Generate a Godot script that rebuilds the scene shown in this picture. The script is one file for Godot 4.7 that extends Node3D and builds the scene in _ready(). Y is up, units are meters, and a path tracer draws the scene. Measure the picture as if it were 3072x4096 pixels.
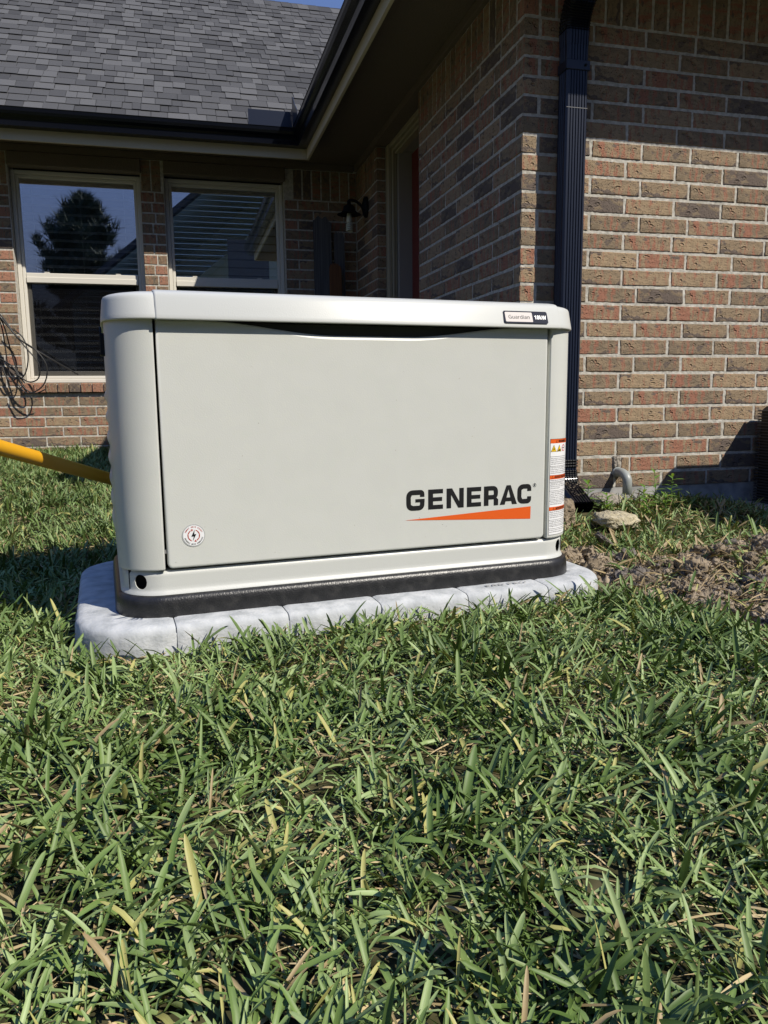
extends Node3D
# World frame: +X runs along the brick walls to the right, +Z comes from the house towards the viewer, y up, metres.

const COURSE := 0.0813
const PITCH := 0.264
const WALL_TOP := 2.2        # underside of the soldier course
const RZ := -3.36            # plane of the near wall, facing the viewer
const SX := 1.528            # plane of the side wall, facing left
const BZ := -6.75            # plane of the far wall with the windows
const EAVE_OUT := 0.5
const FASCIA_Y := 2.385
const PITCH_T := 0.833       # roof pitch 10 in 12

var rng := RandomNumberGenerator.new()
var M := {}
var used := {}
var brick_mats := []
var brick_forms := []
var house: Node3D
var gen: Node3D


func _ready() -> void:
	rng.seed = 71
	view_and_light()
	materials()
	terrain()
	build_house()
	build_roofs()
	surroundings()
	pad()
	generator()
	small_things()
	lawn()


# ------------------------------------------------------------------ camera, sky, sun
func view_and_light() -> void:
	var cam := Camera3D.new()
	cam.name = "camera"
	cam.position = Vector3(0, 0.56, 0)
	var right := Vector3(0.96759, -0.00979, 0.25233)
	var fwd := Vector3(0.24799, -0.15161, -0.95683)
	var up := right.cross(fwd)
	cam.basis = Basis(right, up, -fwd).orthonormalized()
	cam.fov = 67.72
	cam.near = 0.05
	cam.far = 400.0
	add_child(cam)
	cam.current = true
	var env := Environment.new()
	env.background_mode = Environment.BG_SKY
	var sm := ProceduralSkyMaterial.new()
	sm.sky_top_color = lin(0.215, 0.47, 1.25)
	sm.sky_horizon_color = lin(0.30, 0.295, 0.28)
	sm.sky_curve = 0.32
	sm.ground_bottom_color = Color(0.20, 0.24, 0.14)
	sm.ground_horizon_color = Color(0.45, 0.50, 0.45)
	sm.sun_angle_max = 60.0
	sm.sun_curve = 0.12
	var sky := Sky.new()
	sky.sky_material = sm
	env.sky = sky
	env.background_energy_multiplier = 0.47
	env.tonemap_mode = Environment.TONE_MAPPER_LINEAR
	env.tonemap_exposure = 1.08
	env.sdfgi_enabled = true
	env.ssao_enabled = true
	env.ssil_enabled = true
	var we := WorldEnvironment.new()
	we.name = "environment"
	we.environment = env
	add_child(we)
	var sun := DirectionalLight3D.new()
	sun.name = "sun"
	sun.light_energy = 1.6
	sun.light_color = Color(1.0, 0.972, 0.922)
	sun.light_angular_distance = 0.5
	sun.shadow_enabled = true
	add_child(sun)
	var away := Vector3(0.85, 1.29, 1.0).normalized()
	sun.basis = Basis.looking_at(-away, Vector3.UP)


# ------------------------------------------------------------------ helpers
func lin(r: float, g: float, b: float) -> Color:
	return Color(r, g, b).linear_to_srgb()


func noise(sd: int, freq: float, oct: int = 4) -> FastNoiseLite:
	var n := FastNoiseLite.new()
	n.seed = sd
	n.frequency = freq
	n.noise_type = FastNoiseLite.TYPE_SIMPLEX_SMOOTH
	n.fractal_octaves = oct
	return n


func ramp_tex(sd: int, freq: float, a: Color, b: Color, c: Color, oct: int = 4, size: int = 512) -> NoiseTexture2D:
	var t := NoiseTexture2D.new()
	t.width = size
	t.height = size
	t.seamless = true
	t.noise = noise(sd, freq, oct)
	var g := Gradient.new()
	g.offsets = PackedFloat32Array([0.15, 0.5, 0.85])
	g.colors = PackedColorArray([a, b, c])
	t.color_ramp = g
	return t


func bump_tex(sd: int, freq: float, oct: int = 3, size: int = 512) -> NoiseTexture2D:
	var t := NoiseTexture2D.new()
	t.width = size
	t.height = size
	t.seamless = true
	t.noise = noise(sd, freq, oct)
	return t


func mat(called: String, col: Color, rough: float, spec: float = 0.5) -> StandardMaterial3D:
	var m := StandardMaterial3D.new()
	m.resource_name = called
	m.albedo_color = col
	m.roughness = rough
	m.metallic_specular = spec
	M[called] = m
	return m


func tri(m: StandardMaterial3D, scale: float) -> void:
	m.uv1_triplanar = true
	m.uv1_world_triplanar = true
	m.uv1_scale = Vector3.ONE * scale


func bump(m: StandardMaterial3D, tex: Texture2D, cm: float) -> void:
	m.heightmap_enabled = true
	m.heightmap_texture = tex
	m.heightmap_scale = cm


func numbered(called: String) -> String:
	if not used.has(called):
		used[called] = 0
		return called
	used[called] += 1
	return "%s_%03d" % [called, used[called]]


func tag(o: Node, label: String, category: String = "", group: String = "", kind: String = "") -> void:
	if label != "":
		o.set_meta("label", label)
	if category != "":
		o.set_meta("category", category)
	if group != "":
		o.set_meta("group", group)
	if kind != "":
		o.set_meta("kind", kind)


func thing(called: String, label: String, category: String, group: String = "", at: Vector3 = Vector3.ZERO) -> Node3D:
	var o := Node3D.new()
	o.name = numbered(called)
	add_child(o)
	o.position = at
	tag(o, label, category, group)
	return o


func part(called: String, mesh: Mesh, m: Material, parent: Node, label: String = "") -> MeshInstance3D:
	var o := MeshInstance3D.new()
	o.name = numbered(called) if parent == self else called
	o.mesh = mesh
	if m:
		o.material_override = m
	parent.add_child(o, true)
	if label != "":
		o.set_meta("label", label)
	return o


func begin(smooth: bool = false) -> SurfaceTool:
	var st := SurfaceTool.new()
	st.begin(Mesh.PRIMITIVE_TRIANGLES)
	st.set_smooth_group(0 if smooth else -1)
	return st


func done(st: SurfaceTool) -> ArrayMesh:
	st.generate_normals()
	return st.commit()


# corners counter-clockwise as seen from outside
func face3(st: SurfaceTool, a: Vector3, b: Vector3, c: Vector3) -> void:
	st.add_vertex(a)
	st.add_vertex(c)
	st.add_vertex(b)


func face4(st: SurfaceTool, a: Vector3, b: Vector3, c: Vector3, d: Vector3) -> void:
	face3(st, a, b, c)
	face3(st, a, c, d)


func face4uv(st: SurfaceTool, v: Array, uv: Array) -> void:
	for k in [0, 2, 1, 0, 3, 2]:
		st.set_uv(uv[k])
		st.add_vertex(v[k])


# a box with chamfered edges
func add_box(st: SurfaceTool, lo: Vector3, hi: Vector3, ch: float = 0.0, t: Transform3D = Transform3D.IDENTITY) -> void:
	if ch <= 0.0:
		var p := []
		for k in 8:
			p.append(t * Vector3(hi.x if k & 1 else lo.x, hi.y if k & 2 else lo.y, hi.z if k & 4 else lo.z))
		face4(st, p[4], p[5], p[7], p[6])
		face4(st, p[1], p[0], p[2], p[3])
		face4(st, p[0], p[4], p[6], p[2])
		face4(st, p[5], p[1], p[3], p[7])
		face4(st, p[6], p[7], p[3], p[2])
		face4(st, p[0], p[1], p[5], p[4])
		return
	var rings := []
	for e in [[lo.y, ch], [lo.y + ch, 0.0], [hi.y - ch, 0.0], [hi.y, ch]]:
		var r := PackedVector3Array()
		var i: float = e[1]
		var x0 := lo.x + i
		var x1 := hi.x - i
		var z0 := lo.z + i
		var z1 := hi.z - i
		var c := ch if i == 0.0 else ch * 0.4
		for q in [Vector3(x0 + c, 0, z1), Vector3(x1 - c, 0, z1), Vector3(x1, 0, z1 - c), Vector3(x1, 0, z0 + c), Vector3(x1 - c, 0, z0), Vector3(x0 + c, 0, z0), Vector3(x0, 0, z0 + c), Vector3(x0, 0, z1 - c)]:
			r.append(t * Vector3(q.x, e[0], q.z))
		rings.append(r)
	add_loft(st, rings, true, true, true)


func box(lo: Vector3, hi: Vector3, ch: float = 0.0) -> ArrayMesh:
	var st := begin()
	add_box(st, lo, hi, ch)
	return done(st)


# rings from bottom to top, each counter-clockwise seen from above
func add_loft(st: SurfaceTool, rings: Array, closed: bool = true, cap_lo: bool = false, cap_hi: bool = false) -> void:
	for i in rings.size() - 1:
		var a: PackedVector3Array = rings[i]
		var b: PackedVector3Array = rings[i + 1]
		var n := a.size()
		for j in (n if closed else n - 1):
			var k := (j + 1) % n
			face4(st, a[j], a[k], b[k], b[j])
	if cap_lo:
		cap(st, rings[0], true)
	if cap_hi:
		cap(st, rings[-1], false)


func cap(st: SurfaceTool, r: PackedVector3Array, flip: bool) -> void:
	var mid := Vector3.ZERO
	for p in r:
		mid += p
	mid /= r.size()
	for j in r.size():
		var k := (j + 1) % r.size()
		if flip:
			face3(st, mid, r[k], r[j])
		else:
			face3(st, mid, r[j], r[k])


# rounded rectangle in plan, counter-clockwise from above; zf is the front (larger z), zb the back
func rr(x0: float, x1: float, zf: float, zb: float, r: float, y: float, n: int = 10) -> PackedVector3Array:
	var out := PackedVector3Array()
	for c in [[x0 + r, zf - r, PI], [x1 - r, zf - r, PI * 1.5], [x1 - r, zb + r, 0.0], [x0 + r, zb + r, PI * 0.5]]:
		for k in n + 1:
			var a: float = c[2] + PI * 0.5 * k / n
			out.append(Vector3(c[0] + r * cos(a), y, c[1] - r * sin(a)))
	return out


func add_tube(st: SurfaceTool, pts: Array, rad: float, sides: int = 8, caps: bool = true) -> void:
	var rings := []
	var up := Vector3(0.13, 0.97, 0.21).normalized()
	for i in pts.size():
		var d: Vector3 = (pts[mini(i + 1, pts.size() - 1)] - pts[maxi(i - 1, 0)]).normalized()
		if absf(d.dot(up)) > 0.98:
			up = Vector3(0.9, 0.1, 0.3).normalized()
		var sx := up.cross(d).normalized()
		var sy := d.cross(sx).normalized()
		up = sy
		var r := PackedVector3Array()
		for k in sides:
			var a := TAU * k / sides
			r.append(pts[i] + (sx * cos(a) + sy * sin(a)) * rad)
		rings.append(r)
	add_loft(st, rings, true, caps, caps)


func tube(pts: Array, rad: float, sides: int = 8) -> ArrayMesh:
	var st := begin(true)
	add_tube(st, pts, rad, sides)
	return done(st)


func curve_points(ctrl: Array, steps: int) -> Array:
	var out := []
	for i in ctrl.size() - 1:
		var p0: Vector3 = ctrl[maxi(i - 1, 0)]
		var p1: Vector3 = ctrl[i]
		var p2: Vector3 = ctrl[i + 1]
		var p3: Vector3 = ctrl[mini(i + 2, ctrl.size() - 1)]
		for k in steps:
			out.append(p1.cubic_interpolate(p2, p0, p3, float(k) / steps))
	out.append(ctrl[-1])
	return out


# a polygon in x,y pushed out along z from z0 to z1
func add_prism(st: SurfaceTool, poly: PackedVector2Array, z0: float, z1: float, f = null) -> void:
	var p := poly
	if Geometry2D.is_polygon_clockwise(p):
		p = poly.duplicate()
		p.reverse()
	var ids := Geometry2D.triangulate_polygon(p)
	var at := func(v: Vector2, z: float) -> Vector3:
		var q := Vector3(v.x, v.y, z)
		return f.call(q) if f != null else q
	for k in range(0, ids.size(), 3):
		var a := p[ids[k]]
		var b := p[ids[k + 1]]
		var c := p[ids[k + 2]]
		if (b - a).cross(c - a) < 0:
			var s := b
			b = c
			c = s
		face3(st, at.call(a, z1), at.call(b, z1), at.call(c, z1))
	if z1 - z0 > 0.0:
		for k in p.size():
			var a := p[k]
			var b := p[(k + 1) % p.size()]
			face4(st, at.call(a, z0), at.call(b, z0), at.call(b, z1), at.call(a, z1))


func glyphs(text: String, bold: bool, h: float) -> PackedVector3Array:
	# triangles of flat lettering, its capital height h, starting at x = 0 on the base line
	var f := SystemFont.new()
	f.font_names = PackedStringArray(["Droid Sans"])
	if bold:
		f.font_weight = 700
	var tm := TextMesh.new()
	tm.font = f
	tm.text = text
	tm.font_size = 64
	tm.pixel_size = 0.01
	tm.depth = 0.0
	tm.curve_step = 2.0
	tm.horizontal_alignment = HORIZONTAL_ALIGNMENT_LEFT
	tm.vertical_alignment = VERTICAL_ALIGNMENT_BOTTOM
	var out := PackedVector3Array()
	if tm.get_surface_count() == 0:
		return out
	var arr := tm.get_mesh_arrays()
	var v: PackedVector3Array = arr[Mesh.ARRAY_VERTEX]
	var ix = arr[Mesh.ARRAY_INDEX]
	var s := h / (64.0 * 0.01 * 0.714)
	var order: Array = range(v.size()) if ix == null or ix.size() == 0 else Array(ix)
	for k in order:
		out.append(v[k] * s)
	return out


func text_width(t: PackedVector3Array) -> float:
	var w := 0.0
	for p in t:
		w = maxf(w, p.x)
	return w


func text_base(t: PackedVector3Array) -> float:
	var b := 1e9
	for p in t:
		b = minf(b, p.y)
	return b


# lay flat lettering (x, y) through a function onto a surface
func add_text(st: SurfaceTool, t: PackedVector3Array, f: Callable) -> void:
	for k in range(0, t.size(), 3):
		var a := t[k]
		var b := t[k + 1]
		var c := t[k + 2]
		if (b - a).cross(c - a).z < 0:
			var s := b
			b = c
			c = s
		face3(st, f.call(a), f.call(b), f.call(c))


func ss(a: float, b: float, x: float) -> float:
	return smoothstep(a, b, x)


# ------------------------------------------------------------------ materials
func materials() -> void:
	var m := mat("cream_paint", Color.WHITE, 0.40)
	m.albedo_texture = ramp_tex(4, 0.006, lin(0.560, 0.568, 0.527), lin(0.568, 0.575, 0.535), lin(0.576, 0.582, 0.542), 5)
	tri(m, 3.0)
	bump(m, bump_tex(5, 0.16, 3), 0.018)
	m = mat("cream_gloss", lin(0.535, 0.542, 0.510), 0.36)
	tri(m, 3.0)
	bump(m, M.cream_paint.heightmap_texture, 0.02)
	m = mat("black_plastic", Color.WHITE, 0.36)
	m.albedo_texture = ramp_tex(7, 0.012, lin(0.011, 0.011, 0.012), lin(0.017, 0.017, 0.018), lin(0.034, 0.033, 0.032), 6)
	tri(m, 4.0)
	bump(m, bump_tex(6, 0.10, 4), 0.06)
	mat("dark_inside", lin(0.012, 0.012, 0.012), 0.9)
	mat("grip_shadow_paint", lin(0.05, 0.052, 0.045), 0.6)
	m = mat("concrete", Color.WHITE, 0.9, 0.3)
	m.albedo_texture = ramp_tex(8, 0.014, lin(0.35, 0.365, 0.37), lin(0.455, 0.47, 0.475), lin(0.55, 0.56, 0.56), 7)
	tri(m, 2.2)
	bump(m, bump_tex(9, 0.08, 5), 0.10)
	m = mat("foundation_concrete", Color.WHITE, 0.95, 0.3)
	m.albedo_texture = ramp_tex(10, 0.02, lin(0.24, 0.24, 0.24), lin(0.33, 0.33, 0.32), lin(0.42, 0.41, 0.40), 5)
	tri(m, 1.0)
	m = mat("mortar", Color.WHITE, 0.95, 0.25)
	m.albedo_texture = ramp_tex(12, 0.03, lin(0.37, 0.35, 0.30), lin(0.48, 0.455, 0.40), lin(0.58, 0.555, 0.495), 5)
	tri(m, 2.0)
	bump(m, bump_tex(13, 0.035, 3), 0.22)
	m = mat("vinyl", lin(0.66, 0.63, 0.56), 0.45)
	m = mat("trim_paint", lin(0.56, 0.50, 0.36), 0.6)
	m = mat("soffit_paint", lin(0.15, 0.12, 0.09), 0.75)
	tri(m, 1.5)
	bump(m, bump_tex(17, 0.08, 4), 0.2)
	m = mat("door_trim", lin(0.36, 0.32, 0.22), 0.55)
	m = mat("jamb_paint", lin(0.30, 0.28, 0.25), 0.6)
	m = mat("door_red", lin(0.16, 0.022, 0.016), 0.45)
	m = mat("black_gutter", lin(0.005, 0.006, 0.010), 0.20, 0.40)
	m = mat("navy_metal", lin(0.012, 0.017, 0.034), 0.30)
	m = mat("screw", lin(0.5, 0.5, 0.5), 0.4)
	m = mat("glass", Color(1, 1, 1, 0.04), 0.0)
	m.transparency = BaseMaterial3D.TRANSPARENCY_ALPHA
	m.metallic_specular = 0.7
	m = mat("coated_glass", Color(0.92, 0.96, 1.0, 0.48), 0.0)
	var one := Image.create(4, 4, false, Image.FORMAT_RGBA8)
	one.fill(Color.WHITE)
	m.albedo_texture = ImageTexture.create_from_image(one)
	m.transparency = BaseMaterial3D.TRANSPARENCY_ALPHA
	m.metallic = 1.0
	m = mat("insect_screen", lin(0.004, 0.004, 0.005), 0.9, 0.1)
	m.transparency = BaseMaterial3D.TRANSPARENCY_ALPHA
	m.albedo_color.a = 0.42
	m = mat("blind_slat", lin(0.84, 0.83, 0.79), 0.5)
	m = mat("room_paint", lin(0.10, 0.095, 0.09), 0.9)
	m = mat("yellow_fibreglass", lin(0.72, 0.36, 0.012), 0.4)
	m = mat("steel", lin(0.20, 0.20, 0.20), 0.45)
	m = mat("cable_rubber", lin(0.018, 0.018, 0.018), 0.5)
	m = mat("grey_pvc", lin(0.30, 0.32, 0.31), 0.4)
	m = mat("label_white", lin(0.78, 0.78, 0.78), 0.35)
	m = mat("label_black", lin(0.009, 0.009, 0.010), 0.6, 0.35)
	m = mat("label_orange", lin(0.70, 0.105, 0.012), 0.4)
	m = mat("label_yellow", lin(0.76, 0.50, 0.02), 0.4)
	m = mat("label_pink", lin(0.62, 0.14, 0.16), 0.4)
	m = mat("label_rust", lin(0.42, 0.055, 0.03), 0.4)
	m = mat("badge_navy", lin(0.014, 0.018, 0.034), 0.55, 0.2)
	m = mat("badge_cream", lin(0.66, 0.61, 0.57), 0.55, 0.2)
	m = mat("sticker_rim", lin(0.40, 0.41, 0.40), 0.3)
	m = mat("cfl_glass", lin(0.62, 0.64, 0.55), 0.35)
	m = mat("weathered_wood", Color.WHITE, 0.85, 0.3)
	m.albedo_texture = streaks(31, lin(0.06, 0.058, 0.058), lin(0.17, 0.165, 0.16), 256, 256)
	m = mat("red_wood", Color.WHITE, 0.8, 0.3)
	m.albedo_texture = streaks(32, lin(0.10, 0.045, 0.02), lin(0.24, 0.11, 0.05), 256, 256)
	# roof
	var granules := bump_tex(40, 0.35, 3)
	var tones := [lin(0.075, 0.076, 0.080), lin(0.088, 0.089, 0.093), lin(0.116, 0.117, 0.121), lin(0.064, 0.065, 0.069)]
	for k in 4:
		m = mat("shingle_%d" % k, Color.WHITE, 0.95, 0.2)
		var c: Color = tones[k].srgb_to_linear()
		m.albedo_texture = ramp_tex(41 + k, 0.30, lin(c.r * 0.62, c.g * 0.62, c.b * 0.62), tones[k], lin(c.r * 1.45, c.g * 1.45, c.b * 1.45), 3)
		tri(m, 2.5)
		bump(m, granules, 0.25)
	mat("shingle_edge", lin(0.025, 0.025, 0.027), 0.95)
	# soil
	m = mat("soil", Color.WHITE, 1.0, 0.15)
	m.albedo_texture = ramp_tex(50, 0.012, lin(0.125, 0.100, 0.070), lin(0.265, 0.213, 0.150), lin(0.41, 0.335, 0.245), 6)
	tri(m, 1.4)
	bump(m, bump_tex(51, 0.05, 6), 2.0)
	m = mat("dark_clay", Color.WHITE, 1.0, 0.2)
	m.albedo_texture = ramp_tex(52, 0.03, lin(0.10, 0.088, 0.078), lin(0.17, 0.15, 0.132), lin(0.26, 0.23, 0.20), 5)
	tri(m, 2.0)
	bump(m, bump_tex(53, 0.05, 6), 1.5)
	m = mat("lawn_soil", Color.WHITE, 1.0, 0.15)
	m.albedo_texture = ramp_tex(54, 0.03, lin(0.030, 0.030, 0.014), lin(0.065, 0.062, 0.030), lin(0.12, 0.10, 0.055), 5)
	tri(m, 1.2)
	m = mat("yellow_stone", Color.WHITE, 0.95, 0.3)
	m.albedo_texture = ramp_tex(55, 0.03, lin(0.30, 0.26, 0.17), lin(0.43, 0.38, 0.26), lin(0.52, 0.47, 0.35), 5)
	tri(m, 2.5)
	bump(m, bump_tex(56, 0.05, 5), 0.8)
	m = mat("grey_stone", Color.WHITE, 0.95, 0.3)
	m.albedo_texture = ramp_tex(57, 0.04, lin(0.16, 0.14, 0.12), lin(0.28, 0.25, 0.21), lin(0.38, 0.34, 0.29), 5)
	tri(m, 2.5)
	bump(m, bump_tex(56, 0.05, 5), 0.8)
	# leaves
	m = mat("grass_blade", Color.WHITE, 0.50, 0.42)
	m.albedo_texture = blade_tex()
	m.vertex_color_use_as_albedo = true
	m.backlight_enabled = true
	m.backlight = Color(0.34, 0.36, 0.12)
	m = mat("dry_straw", Color.WHITE, 0.8, 0.3)
	m.vertex_color_use_as_albedo = true
	m = mat("weed_leaf", lin(0.10, 0.21, 0.035), 0.45)
	m.backlight_enabled = true
	m.backlight = Color(0.5, 0.6, 0.2)
	m = mat("pine_needles", lin(0.028, 0.048, 0.022), 0.7)
	m = mat("bark", lin(0.07, 0.05, 0.035), 0.95)
	m = mat("siding_paint", lin(0.68, 0.75, 0.68), 0.7)
	m = mat("ac_black", lin(0.012, 0.012, 0.013), 0.5)
	m = mat("ac_grey", lin(0.045, 0.045, 0.045), 0.5)
	brick_materials()


func streaks(sd: int, a: Color, b: Color, w: int, h: int) -> ImageTexture:
	var n := noise(sd, 1.0, 4)
	var img := Image.create(w, h, false, Image.FORMAT_RGB8)
	for y in h:
		for x in w:
			var v := n.get_noise_2d(x * 0.06, y * 0.006) * 0.6 + n.get_noise_2d(x * 0.25 + 90.0, y * 0.02) * 0.4
			img.set_pixel(x, y, a.lerp(b, clampf(v * 1.2 + 0.5, 0, 1)))
	return ImageTexture.create_from_image(img)


func brick_materials() -> void:
	var tan_a := Vector3(0.358, 0.262, 0.165)
	var tan_b := Vector3(0.212, 0.164, 0.112)
	var red := Vector3(0.335, 0.142, 0.095)
	var grey := Vector3(0.135, 0.108, 0.094)
	var pink := Vector3(0.42, 0.20, 0.135)
	# share of red streaks, share of grey, base tan, darkness
	var kinds := [[0.38, 0.0, 0.8], [0.50, 0.0, 0.5], [0.26, 0.08, 0.3], [0.62, 0.0, 0.6], [0.10, 0.75, 0.2], [0.40, 0.12, 0.1], [0.95, 0.0, 0.5], [0.30, 0.0, 1.0], [0.28, 0.28, 0.5], [0.52, 0.08, 0.2]]
	var w := 208
	var h := 64
	for k in kinds.size():
		var n := noise(100 + k * 7, 1.0, 4)
		var fine := noise(300 + k, 1.0, 2)
		var img := Image.create(w, h, false, Image.FORMAT_RGB8)
		var hi := Image.create(w, h, false, Image.FORMAT_RGB8)
		var dents := []
		for d in [2, 3, 3, 2, 3, 2, 3, 4, 2, 3][k]:
			dents.append([rng.randf_range(14, w - 14), rng.randf_range(10, h - 10), rng.randf_range(5, 12), rng.randf_range(4, 8), rng.randf_range(0.6, 1.0), rng.randf_range(-0.8, 0.8)])
		for y in h:
			for x in w:
				var wob := n.get_noise_2d(x * 0.02 + 40.0, y * 0.05) * 7.0
				var streak := n.get_noise_2d((x + wob) * 0.035, y * 0.004 + k * 5.0) * 0.9 + n.get_noise_2d((x + wob) * 0.10 + 31.0, y * 0.012) * 0.4
				var cloud := n.get_noise_2d(x * 0.018 + 77.0, y * 0.030)
				var grain := fine.get_noise_2d(x * 0.45, y * 0.45)
				var c: Vector3 = tan_b.lerp(tan_a, clampf(kinds[k][2] + cloud * 0.7, 0, 1))
				var rs: float = clampf((streak - 0.55 + float(kinds[k][0]) * 1.1) * 3.6, 0, 1)
				c = c.lerp(pink if k == 6 else red, rs * 0.80)
				var gs: float = clampf((cloud + n.get_noise_2d(x * 0.01 + 200.0, y * 0.02) - 0.5 + float(kinds[k][1]) * 1.2) * 4.0, 0, 1)
				c = c.lerp(grey, gs * 0.9)
				var height := 0.55 + n.get_noise_2d(x * 0.02, y * 0.04 + 60.0) * 0.08 + grain * 0.025
				for d in dents:
					var dx: float = (x - d[0]) + (y - d[1]) * d[5]
					var q: float = sqrt(pow(dx / d[2], 2.0) + pow((y - d[1]) / d[3], 2.0))
					if q < 1.35:
						height -= d[4] * 0.55 * (1.0 - ss(0.25, 1.1, q))
						height += 0.12 * ss(0.85, 1.05, q) * (1.0 - ss(1.05, 1.35, q))
				var pit := fine.get_noise_2d(x * 0.16 + 500.0, y * 0.16)
				if pit > 0.42:
					height -= (pit - 0.42) * 1.6
					c *= 1.0 - (pit - 0.42) * 1.4
				c *= 1.0 + grain * 0.22
				img.set_pixel(x, y, lin(clampf(c.x, 0.01, 0.8), clampf(c.y, 0.01, 0.8), clampf(c.z, 0.01, 0.8)))
				var g := clampf(height, 0, 1)
				hi.set_pixel(x, y, Color(g, g, g))
		var m := mat("brick_%d" % k, Color.WHITE, 0.88, 0.3)
		m.albedo_texture = ImageTexture.create_from_image(img)
		bump(m, ImageTexture.create_from_image(hi), 1.6)
		brick_mats.append(m)
	# a few uneven bodies: x 0..1 along, y 0..1 up, z 0 back to 1 face (scaled when laid)
	for k in 5:
		var st := begin()
		var j := func(a: float) -> float: return rng.randf_range(-a, a)
		var lx := 0.254
		var ly := 0.0683
		var dz := 0.07
		var f := [Vector3(0.003 + j.call(0.0022), 0.003 + j.call(0.0024), dz), Vector3(lx - 0.003 + j.call(0.0022), 0.003 + j.call(0.0018), dz + j.call(0.0012)), Vector3(lx - 0.003 + j.call(0.0022), ly - 0.003 + j.call(0.0018), dz + j.call(0.0012)), Vector3(0.003 + j.call(0.0022), ly - 0.003 + j.call(0.0018), dz)]
		var s := [Vector3(j.call(0.0018), j.call(0.0015), dz - 0.004), Vector3(lx + j.call(0.0018), j.call(0.0015), dz - 0.004), Vector3(lx + j.call(0.0018), ly + j.call(0.0015), dz - 0.004), Vector3(j.call(0.0018), ly + j.call(0.0015), dz - 0.004)]
		var b := [Vector3(0, 0, 0), Vector3(lx, 0, 0), Vector3(lx, ly, 0), Vector3(0, ly, 0)]
		var uf := [Vector2(0.015, 0.95), Vector2(0.985, 0.95), Vector2(0.985, 0.05), Vector2(0.015, 0.05)]
		var us := [Vector2(0, 1), Vector2(1, 1), Vector2(1, 0), Vector2(0, 0)]
		face4uv(st, f, uf)
		for q in 4:
			var r := (q + 1) % 4
			face4uv(st, [s[q], s[r], f[r], f[q]], [us[q], us[r], uf[r], uf[q]])
		face4uv(st, [b[0], b[1], s[1], s[0]], [Vector2(0, 0.7), Vector2(1, 0.7), Vector2(1, 1), Vector2(0, 1)])
		face4uv(st, [b[2], b[3], s[3], s[2]], [Vector2(1, 0.3), Vector2(0, 0.3), Vector2(0, 0), Vector2(1, 0)])
		face4uv(st, [b[1], b[2], s[2], s[1]], [Vector2(0.3, 0.98), Vector2(0.3, 0.02), Vector2(0.02, 0.02), Vector2(0.02, 0.98)])
		face4uv(st, [b[3], b[0], s[0], s[3]], [Vector2(0.7, 0.02), Vector2(0.7, 0.98), Vector2(0.98, 0.98), Vector2(0.98, 0.02)])
		brick_forms.append(done(st))


# ------------------------------------------------------------------ ground
func ground_y(x: float, z: float) -> float:
	var y := -0.028
	y += 0.155 * ss(-2.2, -6.6, z) * (1.0 - ss(0.6, 1.6, x))
	y += (0.018 + 0.020 * ss(-0.3, 0.6, x)) * ss(-2.2, -1.7, z) * (1.0 - ss(-1.2, -0.6, z))
	y += 0.055 * ss(-2.5, -3.3, z) * ss(0.6, 1.4, x) * (1.0 - ss(2.2, 3.0, x))
	y += 0.012 * sin(x * 2.1 + 0.6) * sin(z * 1.7)
	return y


func in_dirt(x: float, z: float) -> float:
	# 1 well inside the dug-over patch, 0 outside
	var poly := PackedVector2Array([Vector2(1.26, -2.55), Vector2(1.62, -2.22), Vector2(2.1, -2.30), Vector2(2.7, -2.1), Vector2(2.7, -1.0), Vector2(1.70, -1.06), Vector2(1.30, -1.30), Vector2(1.20, -1.50), Vector2(1.13, -1.80), Vector2(1.10, -2.2)])
	var p := Vector2(x, z)
	var d := 1e9
	for k in poly.size():
		var q := Geometry2D.get_closest_point_to_segment(p, poly[k], poly[(k + 1) % poly.size()])
		d = minf(d, p.distance_to(q))
	if not Geometry2D.is_point_in_polygon(p, poly):
		d = -d
	return clampf(d / 0.16 + 0.5, 0, 1)


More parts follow.
